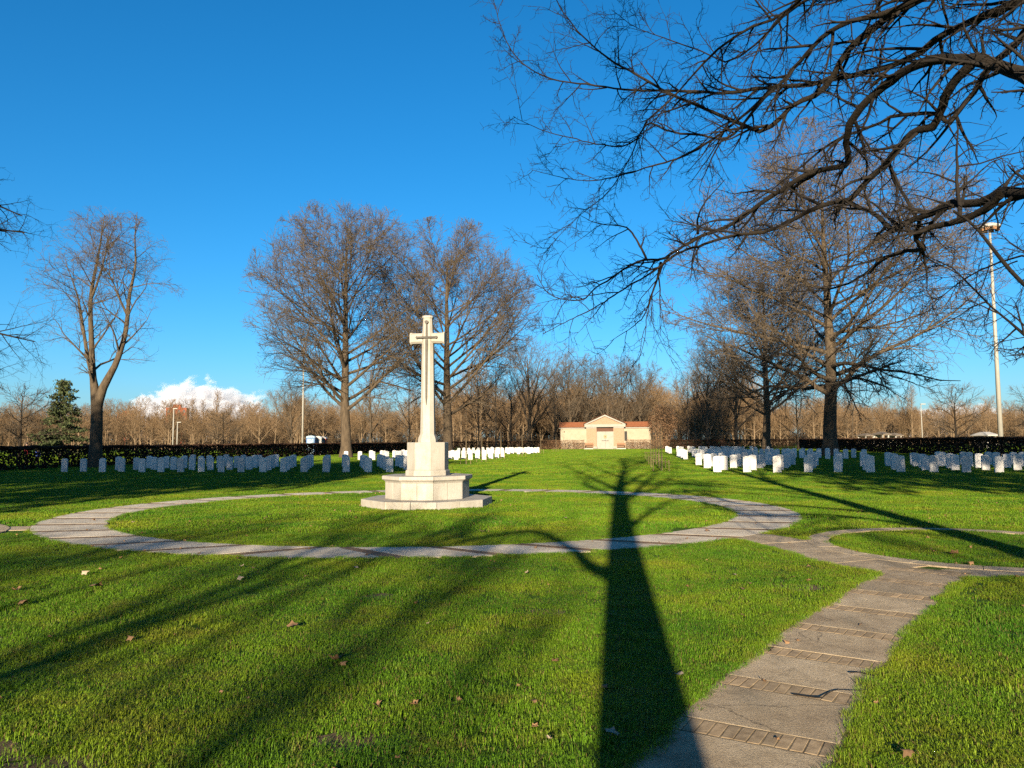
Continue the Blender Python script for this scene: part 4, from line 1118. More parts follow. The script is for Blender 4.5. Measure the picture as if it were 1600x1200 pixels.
# ------------------------------------------------------------------ near trees
# limbs of the tree that overhangs from the side, (x, y, z, radius) along each limb
OVERHANG = [
    [(5.75,1.5,3.6,.11), (4.7,3.0,3.65,.085), (3.33,4.6,3.78,.068), (3.31,4.79,3.94,.0636), (3.29,4.93,4.06,.0612), (3.25,5.09,4.19,.0584), (3.19,5.25,4.29,.0558), (3.09,5.49,4.4,.0521), (3.02,5.62,4.41,.0501), (2.93,5.85,4.37,.0467), (2.85,6.06,4.3,.0437), (2.82,6.19,4.23,.0419), (2.84,6.34,4.12,.0398), (2.91,6.49,3.99,.0378), (2.81,6.62,4.0,.0361), (2.69,6.77,4.01,.0341), (2.56,6.93,3.95,.0319), (2.43,7.1,3.89,.0297), (2.29,7.27,3.8,.0275), (2.13,7.45,3.72,.0251), (1.92,7.64,3.67,.0227), (1.71,7.85,3.58,.0201), (1.56,7.98,3.51,.0184), (1.44,8.07,3.54,.0173), (1.26,8.21,3.49,.0156), (1.08,8.37,3.39,.0136), (.94,8.48,3.32,.0122), (.8,8.61,3.21,.0107), (.6,8.73,3.24,.0092), (.42,8.86,3.34,.0077), (.31,9.0,3.58,.006)],
    [(5.75,1.5,4.3,.06), (5.0,3.2,4.4,.05), (3.58,4.9,4.43,.042), (3.56,5.13,4.41,.0377), (3.56,5.28,4.38,.0354), (3.53,5.44,4.35,.033), (3.53,5.69,4.24,.0296), (3.51,5.86,4.17,.0274), (3.5,5.95,4.12,.0263), (3.47,6.07,4.25,.0248), (3.37,6.23,4.32,.0229), (3.27,6.37,4.36,.0211), (3.18,6.51,4.35,.0195), (3.09,6.64,4.34,.0179), (2.98,6.79,4.34,.0161), (2.85,6.98,4.27,.0139), (2.71,7.18,4.17,.0116), (2.53,7.41,4.05,.0091), (2.37,7.6,3.97,.007)],
    [(3.16,5.1,4.17,.05), (3.13,5.29,4.11,.0462), (3.15,5.46,4.02,.0436), (3.15,5.59,3.94,.0415), (3.09,5.71,3.96,.0398), (3.04,5.86,3.89,.0377), (2.99,6.02,3.8,.0355), (2.92,6.19,3.72,.0333), (2.85,6.34,3.63,.0314), (2.74,6.48,3.64,.0297), (2.62,6.62,3.62,.0278), (2.52,6.74,3.58,.0264), (2.38,6.91,3.53,.0243), (2.14,7.14,3.55,.0216), (1.88,7.37,3.52,.0189), (1.67,7.55,3.48,.0168), (1.45,7.76,3.34,.0143), (1.21,7.96,3.22,.0121), (.9,8.21,3.05,.0093), (.57,8.45,2.92,.0066), (.36,8.6,2.82,.005)],
    [(5.75,1.5,2.9,.09), (4.9,2.8,3.15,.07), (3.08,4.3,3.02,.055), (3.09,4.53,3.08,.0496), (3.08,4.73,3.16,.0457), (3.08,4.9,3.15,.0426), (3.04,5.14,3.22,.0385), (2.99,5.41,3.22,.034), (2.94,5.63,3.22,.0307), (2.91,5.74,3.2,.0289), (2.89,5.92,3.36,.0261), (2.83,6.1,3.48,.0235), (2.8,6.2,3.56,.022)],
    [(2.99,4.6,3.1,.04), (2.99,4.73,3.06,.0364), (2.95,4.94,3.05,.0318), (2.89,5.11,3.05,.0284), (2.85,5.22,3.06,.0262), (2.84,5.3,3.03,.0248), (2.94,5.39,2.97,.0231), (2.88,5.52,2.98,.0207), (2.81,5.66,2.97,.0184), (2.77,5.76,2.93,.0165), (2.67,5.97,2.85,.013), (2.55,6.17,2.83,.0098), (2.38,6.4,2.86,.006)],
    [(5.75,1.5,4.6,.09), (5.1,3.6,4.8,.065), (3.96,5.4,4.96,.052), (3.9,5.61,4.94,.0481), (3.81,5.8,4.96,.0454), (3.71,5.98,4.97,.0428), (3.62,6.14,4.97,.0408), (3.5,6.36,4.91,.038), (3.38,6.53,4.9,.0359), (3.21,6.72,4.92,.0336), (3.04,6.9,4.96,.0316), (2.83,7.1,4.99,.0293), (2.57,7.33,5.08,.0267), (2.24,7.6,5.15,.0237), (1.82,7.9,5.31,.0204), (1.52,8.11,5.42,.0183), (1.2,8.31,5.53,.0161), (.86,8.52,5.69,.014), (.51,8.72,5.84,.0118), (.21,8.9,6.08,.01), (.0,9.07,6.41,.0083), (-.12,9.24,6.82,.0066), (-.21,9.4,7.22,.005)],
    [(5.75,1.5,5.0,.1), (4.7,3.9,5.2,.075), (3.55,5.8,5.37,.058), (3.39,6.12,5.24,.0503), (3.27,6.26,5.23,.0475), (3.16,6.41,5.18,.0446), (3.06,6.54,5.11,.0421), (2.96,6.7,4.99,.0393), (2.92,6.82,4.87,.0373), (2.84,6.92,4.81,.0356), (2.68,7.05,4.77,.0332), (2.55,7.2,4.66,.0308), (2.42,7.31,4.62,.029), (2.35,7.37,4.69,.0281), (2.17,7.5,4.84,.0259), (1.93,7.68,5.05,.0231), (1.64,7.88,5.3,.02), (1.42,8.03,5.52,.0176), (1.1,8.24,5.84,.0144), (.86,8.42,6.17,.0117), (.69,8.55,6.46,.0097), (.55,8.69,6.79,.0077), (.49,8.8,7.1,.006)],
    [(4.4,4.6,6.0,.05), (3.19,5.9,5.09,.036), (3.05,6.11,5.11,.0327), (2.93,6.26,5.16,.0307), (2.78,6.45,5.15,.0284), (2.67,6.63,5.08,.0264), (2.59,6.78,4.99,.0247), (2.51,6.91,4.92,.0233), (2.37,7.1,4.81,.0214), (2.28,7.25,4.7,.0198), (2.16,7.39,4.6,.0183), (1.9,7.6,4.71,.0162), (1.69,7.76,4.8,.0147), (1.43,7.95,4.96,.0128), (1.39,8.03,4.88,.0121), (1.25,8.14,4.82,.011), (1.01,8.3,4.89,.0096), (.67,8.51,5.06,.0076), (.4,8.67,5.2,.0061), (.03,8.9,5.48,.004)],
    [(2.56,7.3,5.06,.024), (2.45,7.45,4.95,.0214), (2.3,7.61,4.85,.0193), (2.11,7.79,4.74,.017), (1.83,8.03,4.64,.0143), (1.6,8.19,4.62,.0125), (1.28,8.4,4.59,.0102), (.95,8.61,4.59,.008), (.59,8.81,4.7,.0059), (.26,9.0,4.86,.004)],
    [(1.6,8.1,3.52,.02), (1.57,8.17,3.36,.0162), (1.51,8.25,3.17,.0127), (1.45,8.33,2.98,.0096), (1.28,8.41,2.83,.0062), (1.09,8.5,2.72,.003)],
    [(1.63,8.0,3.52,.015), (1.51,8.06,3.22,.0104), (1.44,8.12,2.91,.007), (1.43,8.16,2.74,.0052), (1.38,8.2,2.52,.003)],
    [(1.48,8.3,3.6,.02), (1.42,8.42,3.8,.0161), (1.3,8.56,4.03,.0121), (1.13,8.68,4.09,.0092), (.94,8.81,4.17,.0062), (.81,8.9,4.28,.004)],
    [(1.93,7.8,3.74,.018), (1.94,7.86,3.89,.0147), (2.0,7.92,4.04,.0119), (2.14,8.01,4.23,.0085), (2.31,8.1,4.42,.005)],
    [(2.95,6.3,4.18,.012), (2.99,6.14,3.94,.0134), (3.04,6.03,3.81,.0142), (3.04,5.89,3.6,.0152), (3.04,5.71,3.34,.0163), (3.04,5.6,3.19,.017)],
    [(5.75,1.5,6.2,.06), (4.6,4.2,5.6,.04), (3.22,6.0,5.17,.03), (3.09,6.43,5.55,.0254), (2.89,6.88,5.77,.0215), (2.72,7.26,5.79,.0186), (2.59,7.62,5.73,.0158), (2.37,8.01,5.69,.013), (2.14,8.31,5.96,.0108), (1.82,8.68,6.31,.0082), (1.51,9.03,6.66,.0058), (1.28,9.3,7.03,.004)],
    [(5.75,1.5,6.6,.06), (4.2,4.4,5.9,.035), (2.6,6.6,5.54,.022), (2.48,6.76,5.48,.0201), (2.3,6.94,5.49,.0184), (2.07,7.19,5.44,.0163), (1.87,7.42,5.3,.0144), (1.69,7.64,5.14,.0126), (1.44,7.9,4.98,.0107), (1.3,8.15,4.69,.0089), (1.09,8.42,4.39,.007), (.75,8.69,4.18,.0051), (.39,9.0,3.85,.003)],
    [(4.9,2.8,3.1,.035), (2.76,3.9,2.32,.018), (2.79,4.13,2.45,.0163), (2.84,4.42,2.68,.0146), (2.89,4.73,2.96,.0129), (2.88,4.9,3.09,.012)],
    [(5.75,1.5,2.6,.05), (4.4,3.2,2.55,.028), (3.27,4.6,2.1,.016), (3.33,4.97,2.3,.0129), (3.37,5.41,2.59,.0098), (3.39,5.82,2.92,.0073), (3.31,6.2,3.16,.005)],
    [(5.75,1.5,3.1,.05), (4.7,3.4,2.95,.028), (3.63,5.0,2.73,.014), (3.64,5.38,2.91,.0107), (3.61,5.62,2.92,.009), (3.56,6.02,2.86,.0064), (3.5,6.4,2.72,.004)],
    [(5.75,1.5,2.4,.04), (4.9,3.6,2.25,.025), (3.82,5.2,1.98,.012), (3.83,5.59,2.15,.0085), (3.8,5.84,2.1,.0067), (3.78,6.11,2.25,.0049), (3.81,6.4,2.5,.003)],
]
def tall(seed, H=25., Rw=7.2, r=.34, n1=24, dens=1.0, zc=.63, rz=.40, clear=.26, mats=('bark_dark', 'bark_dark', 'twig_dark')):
    rng = np.random.default_rng(seed)
    env = (0, 0, H * zc, Rw, Rw, H * rz)
    lv = [dict(n=n1, t0=clear, t1=.95, ang=52, asd=9, length=H * .45, lsd=.12, K=7, rr=lambda t: .5 - .1 * t, tip=.15, trop=.45, wander=.07, lpos=.35),
          dict(n=8, t0=.14, t1=1, ang=40, asd=10, length=rel(.48), lsd=.25, K=5, rr=.58, tip=.25, trop=.1, wander=.1, lpos=.35, rmin=.025),
          dict(n=int(8 * dens), t0=.1, t1=1, ang=42, asd=12, length=rel(.5, .9), lsd=.25, K=4, rr=.6, tip=.35, trop=.05, wander=.13, lpos=.3, rmin=.014),
          dict(n=int(6 * dens), t0=.1, t1=1, ang=44, asd=14, length=rel(.55, .5), lsd=.3, K=3, rr=.65, tip=.5, trop=0, wander=.15, lpos=.2, rmin=.009)]
    return tree_meshes(seed, H, trunkline(rng, H * .95, r, .5), env, lv, mats)

def twigs_on(rng, limbs, spacing, L1, mats_name, droop=0.):
    """sprays of twigs on traced limbs, returns one mesh"""
    tub = []
    for lb in limbs:
        arr = np.array(lb)
        ln = np.linalg.norm(np.diff(arr[:, :3], axis=0), axis=1).sum()
        P, Rd = spine(lb, max(14, len(lb) * 2))
        n = max(4, int(ln / spacing))
        t0 = .32 if ln > 5 else .12
        Q1, R1, B1 = grow(rng, P, Rd, n, t0, 1.0, 44, 14, L1, .30, 9, .55, .22, droop, .10, None, .016, .0042, .25)
        Q2, R2, B2 = grow(rng, Q1, R1, 6, .15, 1, 46, 14, np.clip(B1 * .42, .12, 1), .35, 6, .60, .35, droop * .5, .13, None, .008, .0028, .25)
        Q3, R3, B3 = grow(rng, Q2, R2, 4, .15, 1, 48, 16, np.clip(B2 * .40, .05, .4), .4, 4, .7, .5, .05, .22, None, .005, .0021, .2)
        tub += [tubes(Q1, R1, 5), tubes(Q2, R2, 4), tubes(Q3, R3, 3)]
    v, f = merge(tub)
    return np_mesh('twigs', v, f, M[mats_name], True)

rng = np.random.default_rng(303)
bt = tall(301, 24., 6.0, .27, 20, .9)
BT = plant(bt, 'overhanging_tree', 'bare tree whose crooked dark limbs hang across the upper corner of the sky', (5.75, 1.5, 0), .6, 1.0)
inv = Matrix.Rotation(-.6, 4, 'Z') @ Matrix.Translation((-5.75, -1.5, 0))
OVERHANG = OVERHANG[:19]
for lb in OVERHANG:
    P, Rd = spine(lb, len(lb) * 4)
    P = P + rng.normal(0, .003, P.shape) * (np.arange(P.shape[1]) > 0)[None, :, None]
    Rd = Rd * .70 * (1 + .07 * np.sin(np.arange(Rd.shape[1]) * 1.3 + rng.random() * 6) + rng.normal(0, .03, Rd.shape))
    v, f = tubes(P, Rd, 9)
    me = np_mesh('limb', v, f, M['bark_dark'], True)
    me.transform(inv)
    link('limb', me, BT)
me = twigs_on(rng, OVERHANG[:16] + OVERHANG[17:19], .19, .52, 'twig_dark', -.1); me.transform(inv)
link('twigs', me, BT)

shade = tall(311, 25., 7.4, .36, 20, .8)
CT = plant(shade, 'edge_tree', 'bare tree reaching a few drooping twigs in at the picture edge by the forked tree', (-17.8, 10, 0), 0, 1.0)
LEFT = [[(0, 0, 6.2, .16), (3.0, 1.6, 7.0, .11), (6.0, 3.0, 6.4, .06), (8.2, 3.7, 5.55, .025), (8.85, 3.9, 5.5, .01)],
        [(0, 0, 5.4, .15), (3.2, 1.8, 5.6, .10), (6.2, 3.2, 4.7, .05), (8.2, 3.9, 3.7, .022), (9.0, 4.1, 3.5, .008)],
        [(0, 0, 4.2, .13), (3.6, 2.2, 4.4, .08), (6.6, 3.6, 3.4, .04), (8.3, 4.1, 2.9, .01)],
        [(6.0, 3.0, 6.4, .05), (7.6, 3.6, 6.3, .03), (8.6, 4.2, 5.9, .01)]]
for lb in LEFT:
    P, Rd = spine(lb, 30); v, f = tubes(P, Rd, 7)
    link('limb', np_mesh('limb', v, f, M['bark_dark'], True), CT)
link('twigs', twigs_on(rng, LEFT, .16, .85, 'twig_dark', -.1), CT)
M['evergreen'] = mottled('evergreen_leaf', (0.018, 0.035, 0.012), (0.05, 0.085, 0.025), 1.0, 0.7, 0, coord='World')
def evergreen(seed, H, Rw, z0, nleaf):
    rng = np.random.default_rng(seed)
    env = (0, 0, (H + z0) / 2, Rw, Rw, (H - z0) / 2)
    lv = [dict(n=22, t0=.3, t1=.95, ang=60, asd=9, length=Rw * 1.3, lsd=.12, K=6, rr=.45, tip=.15, trop=.3, wander=.08, lpos=.2),
          dict(n=6, t0=.2, t1=1, ang=42, asd=10, length=rel(.45), lsd=.25, K=4, rr=.58, tip=.3, trop=.1, wander=.12, lpos=.3, rmin=.02)]
    parts = tree_meshes(seed, H, trunkline(rng, H * .93, .34, .4), env, lv, ('bark_dark', 'bark_dark', 'twig_dark'))
    d = rng.normal(size=(nleaf, 3)); d /= np.linalg.norm(d, axis=1)[:, None]
    lump = 1 + .16 * np.sin(d[:, 0] * 7 + seed) * np.sin(d[:, 1] * 6) + .12 * np.sin(d[:, 2] * 11 + d[:, 0] * 5)
    p = d * ((rng.random(nleaf) ** .4) * lump)[:, None] * np.array(env[3:]) + np.array(env[:3])
    p = p[np.sin(p[:, 0] * 1.3) * np.sin(p[:, 1] * 1.2 + seed) * np.sin(p[:, 2] * 1.1) > -.62]
    v, f = leaf_cloud(rng, p, .50)
    me = np_mesh('foliage', v, f, M['evergreen'], False)
    return parts + [('foliage', me)]
oak, oak_tall = evergreen(401, 15.5, 6.4, 4.2, 14000), evergreen(402, 27., 7.0, 4.4, 27000)
for mesh, loc, rz, s, lab in ((oak, (-17.5, 1, 0), 1.2, 1.0, 'evergreen oak outside the view on the forked-tree side, shading the lawn'), (oak, (-28, 0, 0), 2.6, 1.0, 'second evergreen oak outside the view on the forked-tree side'), (oak, (-38.5, 2, 0), 4.0, 1.05, 'third evergreen oak outside the view beyond the forked-tree hedge'),
                        (oak_tall, (12.6, -3, 0), 3.1, 1.0, 'tall evergreen oak outside the view on the floodlight side'), (oak_tall, (24.5, -1, 0), 5.1, 1.0, 'second tall evergreen oak outside the view on the floodlight side')):
    o = plant(mesh, 'evergreen_oak', lab, loc, rz, s, 'evergreen oaks behind the viewer')
    for c in o.children:
        if c.name.startswith('foliage'): c['kind'] = 'stuff'

# the tree right behind the viewer, whose trunk shadow runs up the lawn
at_ = vase(321, 21., 5.5, .30, ('bark_dark', 'bark_dark', 'twig_dark'), 12, .55, .30)
AT = plant(at_, 'viewer_tree', 'bare tree behind the viewer that throws the long trunk shadow up the lawn', (-.34, -3.6, 0), 0, 1.0)
BACK = [[(0, 0, 2.6, .14), (-.45, -.1, 3.25, .10), (-1.3, -.2, 3.8, .075), (-2.4, -.4, 4.05, .055), (-3.6, -.6, 3.75, .04), (-4.8, -.9, 3.3, .015)],
        [(0, 0, 4.2, .08), (.8, -.3, 5.4, .05), (1.8, -.6, 6.5, .03), (2.8, -.9, 7.2, .012)],
        [(0, 0, 5.6, .12), (-.9, -.3, 6.7, .09), (-1.8, -.5, 8.3, .06), (-2.6, -.7, 10.2, .03)],
        [(0, 0, 5.9, .11), (.9, -.3, 7.0, .08), (1.9, -.5, 8.8, .05), (2.6, -.7, 10.6, .02)]]
for lb in BACK:
    P, Rd = spine(lb, 26)
    k_ = np.arange(26); ph = rng.random(3) * 6
    P = P + np.stack([.10 * np.sin(k_ * .8 + ph[0]), .1 * np.sin(k_ * .6 + ph[1]), .11 * np.sin(k_ * .55 + ph[2]) + .05 * np.sin(k_ * 1.4)], axis=1)[None] * np.minimum(1, k_ / 5)[None, :, None]
    v, f = tubes(P, Rd, 8)
    link('limb', np_mesh('limb', v, f, M['bark_dark'], True), AT)
link('twigs', twigs_on(rng, BACK, .28, 1.0, 'twig_dark', -.1), AT)

slim = vase(331, 8.2, 1.9, .13, ('bark_dark', 'bark_dark', 'twig_dark'), 7, .4, .35)
for i, (loc, rz, sc_) in enumerate((((-4.2, -16, 0), .5, 1.0), ((-6.5, -15, 0), 2.0, 1.1), ((-9.4, -14, 0), 3.5, 1.0), ((-11.5, -18, 0), 5.0, 1.05), ((3.0, -17, 0), 1.2, 1.0))):
    plant(slim, 'slim_tree', f'slim bare tree behind the viewer, {ORD[i]} of the little group', loc, rz, sc_, 'slim bare trees behind the viewer')

# ------------------------------------------------------------------ saplings on stakes
def sapling_parts(seed):
    r = np.random.default_rng(seed)
    P, Rr = spine([(0, 0, -.05, .022), (.02, .01, 1., .018), (0, .03, 2.0, .013), (.03, 0, 2.75, .006)], 9)
    v, f = tubes(P, Rr, 6)
    Q, Rq, Lb = grow(r, P, Rr, 9, .5, 1, 32, 8, .55, .3, 4, .6, .4, .4, .08, None, .010, .004, .3)
    v2, f2 = tubes(Q, Rq, 4)
    parts = [('stem', np_mesh('stem', v, f, M['twig'], True)), ('branches', np_mesh('branches', v2, f2, M['twig'], True))]
    for s in (-1, 1):
        parts.append(('stake', MB().tube((s * .42, 0, -.05), (s * .42, 0, .62), .022, .022, 6).mesh('stake', M['stake'])))
    parts.append(('crossbar', MB().tube((-.46, .035, .52), (.46, .035, .52), .013, .013, 6).mesh('crossbar', M['stake'])))
    parts.append(('cane', MB().tube((.07, 0, 0), (.07, .02, 2.35), .014, .010, 6).mesh('cane', M['stake'])))
    parts.append(('tie', MB().box(-.03, .09, -.025, .03, 1.15, 1.19).mesh('tie', M['dark'])))
    return parts
SP = [sapling_parts(k) for k in (1, 2, 3)]
for i, v_ in enumerate((21.2, 26, 32, 39, 48)):
    plant(SP[i % 3], 'staked_sapling', f'thin staked sapling {ORD[i]} from the cross in the row on the floodlight side', (*W(6.6, v_), 0), -AX + .1 * (i % 2), .95 + .03 * i, 'staked saplings along the lawn', 'sapling')
for i, v_ in enumerate((33, 38.5, 47, 60, 76, 95, 108)):
    plant(SP[(i + 1) % 3], 'staked_sapling', f'thin staked sapling {ORD[i]} from the cross in the row on the forked-tree side', (*W(-6.3, v_), 0), -AX, .85 + .02 * i, 'staked saplings along the lawn', 'sapling')

# ------------------------------------------------------------------ masts and lamp posts
def mast(px, Y, h, r0, r1, head, label):
    x, y, _ = along(px, Y)
    o = empty('floodlight_mast' if head == 'ring' else 'lamp_post', (x, y, 0)); tag(o, label, 'mast' if head == 'ring' else 'lamp post', None if head == 'ring' else 'lamp posts beyond the hedge')
    MB().tube((0, 0, -.1), (0, 0, h), r0, r1, 12).build('pole', M['galv'], o, smooth=True)
    if head == 'ring':
        rim = MB()
        rings = []
        for z, r in ((h - .10, .30), (h - .22, .80), (h - .16, .92), (h + .02, .90), (h + .26, .40), (h + .32, .12)):
            rings.append([(r * math.cos(a), r * math.sin(a), z) for a in np.linspace(0, 2 * math.pi, 19)[:-1]])
        rim.loft(rings).build('lamp_crown', M['white_paint'], o)
        for k in range(8):
            a = k * math.pi / 4
            MB().box(-.17, .17, -.1, .12, -.34, .0).build('floodlight', M['rust'], o, (.70 * math.cos(a), .70 * math.sin(a), h - .12), (0, 0, a + math.pi / 2))
    elif head == 'disc':
        MB().loft([[(r * math.cos(a), r * .6 * math.sin(a), z) for a in np.linspace(0, 2 * math.pi, 15)[:-1]] for z, r in ((h - .05, .2), (h, .72), (h + .15, .7), (h + .38, .25))]).build('lamp_head', M['white_plastic'], o)
    else:
        MB().box(-.1, .75, -.12, .12, h - .05, h + .1).build('lamp_head', M['galv'], o)
    return o
mast(1561, 70, 21.2, .23, .10, 'ring', 'tall pale steel floodlight mast with a round lamp crown beyond the hedge')
mast(473, 118, 17.3, .15, .08, 'disc', 'slim pale lamp post with oval lamp head seen through the huge round tree')
mast(271, 150, 8.3, .13, .09, 'arm', 'pale lamp post before the red tower block, nearer the forked tree')
mast(277.5, 160, 5.9, .12, .09, 'arm', 'shorter pale lamp post right before the red tower block')
mast(1439, 130, 7.4, .09, .06, 'arm', 'thin lamp post beyond the hedge near the low flat-topped tree')

# ------------------------------------------------------------------ portable toilets
def toilet(px, Y, body, roof, label, h=2.45):
    x, y, _ = along(px, Y)
    o = empty('portable_toilet', (x, y, 0), .1); tag(o, label, 'toilet', 'portable toilets behind the hedge')
    MB().box(-.54, .54, -.54, .54, 0, h - .25).build('cabin', M[body], o, bevel=.03)
    MB().prism([(-.58, h - .26), (.58, h - .26), (.5, h - .1), (.2, h), (-.2, h), (-.5, h - .1)], -.58, .58, 'y').build('roof', M[roof], o)
    d = MB().box(-.38, .38, -.575, -.53, .12, h - .4).build('door', M['pale_blue'] if body == 'blue_plastic' else M['white_plastic'], o)
    MB().box(.24, .32, -.60, -.57, 1.05, 1.2).build('handle', M['dark'], d)
toilet(486.5, 98, 'blue_plastic', 'pale_blue', 'blue portable toilet showing over the dark hedge')
toilet(497, 99.5, 'white_plastic', 'white_plastic', 'white portable toilet between the blue and the red one', 2.4)
toilet(504, 101, 'red_plastic', 'white_plastic', 'red portable toilet end of the row behind the hedge', 2.35)

# ------------------------------------------------------------------ distant buildings
def block(px, Y, wd, h, mat, rows, cols, label, dp=10., roofmat='pale_roof', gable=False):
    x, y, _ = along(px, Y)
    o = empty('apartment_block', (x, y, 0), -math.atan2(x, y) * .6); tag(o, label, 'building')
    MB().box(-wd / 2, wd / 2, 0, dp, 0, h).build('wall', M[mat], o)
    if gable: MB().prism([(-wd / 2 - .4, h), (wd / 2 + .4, h), (wd / 2 - 2, h + 1.8), (-wd / 2 + 2, h + 1.8)], -.4, dp + .4, 'y').build('roof', M[roofmat], o)
    else:
        rf = MB().box(-wd / 2 - .2, wd / 2 + .2, -.2, dp + .2, h, h + .4).build('roof', M[mat], o)
        MB().box(-wd / 5, wd / 6, 2, 6, h + .4, h + 2.2).build('roof_housing', M[mat], rf)
    me = MB().box(-.55, .55, -.06, .04, 0, 1.4).mesh('window', M['pane'])
    fr = MB().box(-.7, .7, -.10, -.005, -.16, -.03).mesh('sill', M['white_paint'])
    for i in range(rows):
        for j in range(cols):
            w_ = link('window', me, o, (-wd / 2 + wd * (j + .5) / cols, 0, h * (i + .35) / rows))
            link('sill', fr, w_)
block(275, 420, 10.5, 20.5, 'brick_red', 6, 4, 'red tower block between bare trees beneath the low cloud')
block(196, 460, 9, 19, 'brick_red', 6, 4, 'red tower block mostly hidden behind the forked tree')
block(408, 300, 17, 8.6, 'ochre', 2, 6, 'low ochre building behind bare trees below the cloud', gable=True)
block(462, 330, 9, 8.8, 'brick_red', 3, 3, 'low reddish house behind the lamp post and hedge', gable=True, roofmat='tile')
def kiosk(px, Y, wd, h, label, flat=False):
    x, y, _ = along(px, Y)
    o = empty('park_pavilion', (x, y, 0), .2); tag(o, label, 'pavilion', 'pale park pavilions beyond the hedge')
    for sx in (-1, 1):
        for sy in (0, 1): MB().box(sx * wd / 2 - .1, sx * wd / 2 + .1, sy * 2.4, sy * 2.4 + .2, 0, h - .6).build('post', M['white_paint'], o)
    MB().box(-wd / 2 + .12, wd / 2 - .12, 2.15, 2.38, 0, h - .62).build('back_wall', M['dark'] if flat else M['render_wall'], o)
    a, t = wd / 2 + .35, (wd / 2 - .1 if flat else .25)
    MB().loft([[(-a, -.4, h - .6), (a, -.4, h - .6), (a, 2.9, h - .6), (-a, 2.9, h - .6)], [(-a, -.4, h - .45), (a, -.4, h - .45), (a, 2.9, h - .45), (-a, 2.9, h - .45)], [(-t, 1, h), (t, 1, h), (t, 1.5, h), (-t, 1.5, h)]]).build('roof', M['white_paint'] if flat else M['pale_roof'], o)
kiosk(1382, 150, 1.3, 3.0, 'small pale hip-roofed pavilion peeking over the hedge by the spreading tree')
kiosk(1357, 165, 1.8, 2.8, 'wide pale pavilion over the hedge, first past the spreading tree')
kiosk(1402, 160, 1.2, 2.8, 'narrow pale pavilion over the hedge, third past the spreading tree')
kiosk(1547, 115, 1.4, 2.55, 'white flat-roofed shelter frame over the hedge beside the floodlight mast', True)

# ------------------------------------------------------------------ two people behind the hedge
def person(loc, h, coat, label, rz):
    o = empty('person', loc, rz); tag(o, label, 'person')
    k = h / 1.72
    J = {'pelvis': (0, 0, .92), 'chest': (0, -.02, 1.25), 'neck': (0, -.02, 1.45), 'head': (0, -.03, 1.56), 'crown': (0, -.02, 1.68),
         'lh': (.10, 0, .88), 'lk': (.11, -.05, .48), 'la': (.12, .02, .08), 'lt': (.13, -.14, .04), 'rh': (-.10, 0, .88), 'rk': (-.11, .03, .48), 'ra': (-.12, .1, .08), 'rt': (-.13, -.06, .04),
         'ls': (.17, -.02, 1.38), 'le': (.25, .02, 1.10), 'lw': (.22, -.14, .88), 'lf': (.21, -.20, .80), 'rs': (-.17, -.02, 1.38), 're': (-.25, .02, 1.10), 'rw': (-.22, -.14, .88), 'rf': (-.21, -.20, .80)}
    Rr = dict(pelvis=.15, chest=.165, neck=.06, head=.088, crown=.07, lh=.10, lk=.065, la=.045, lt=.035, rh=.10, rk=.065, ra=.045, rt=.035, ls=.075, le=.055, lw=.04, lf=.03, rs=.075, re=.055, rw=.04, rf=.03)
    E = [('pelvis', 'chest'), ('chest', 'neck'), ('neck', 'head'), ('head', 'crown'), ('pelvis', 'lh'), ('lh', 'lk'), ('lk', 'la'), ('la', 'lt'), ('pelvis', 'rh'), ('rh', 'rk'), ('rk', 'ra'), ('ra', 'rt'),
         ('chest', 'ls'), ('ls', 'le'), ('le', 'lw'), ('lw', 'lf'), ('chest', 'rs'), ('rs', 're'), ('re', 'rw'), ('rw', 'rf')]
    names = list(J)
    me = bpy.data.meshes.new('body'); me.from_pydata([tuple(c * k for c in J[q]) for q in names], [(names.index(a), names.index(b_)) for a, b_ in E], [])
    body = link('body', me, o)
    sk = body.modifiers.new('skin', 'SKIN')
    for i, q in enumerate(names):
        me.skin_vertices[0].data[i].radius = (Rr[q] * k, Rr[q] * k); me.skin_vertices[0].data[i].use_root = q == 'pelvis'
    body.modifiers.new('sub', 'SUBSURF').levels = 1
    dg = bpy.context.evaluated_depsgraph_get()
    m2 = bpy.data.meshes.new_from_object(body.evaluated_get(dg))
    body.modifiers.clear(); body.data = m2
    m2.materials.clear()
    for mm in ('skin', coat, 'trousers'): m2.materials.append(M[mm])
    for p_ in m2.polygons:
        z = p_.center.z / k; xx = abs(p_.center.x) / k
        p_.material_index = 2 if z < .86 and xx < .19 else (0 if z > 1.44 or (z < .87 and xx >= .19) else 1)
        p_.use_smooth = True
    hr = MB()
    hr.loft([[(.098 * f_ * k * math.cos(a), (-.015 + .105 * f_ * math.sin(a)) * k, z * k) for a in np.linspace(0, 2 * math.pi, 13)[:-1]] for z, f_ in ((1.57, .95), (1.64, 1.05), (1.71, .85), (1.75, .3))])
    hr.build('hair', M['hair'], o, loc=(0, .02, 0), smooth=True)
x, y, _ = along(43, 60); person((x, y, 0), 1.74, 'red_coat', 'adult in a red coat standing behind the dark hedge', 2.6)
x, y, _ = along(61, 62); person((x, y, 0), 1.22, 'blue_coat', 'child in a bright blue jacket behind the dark hedge', .4)

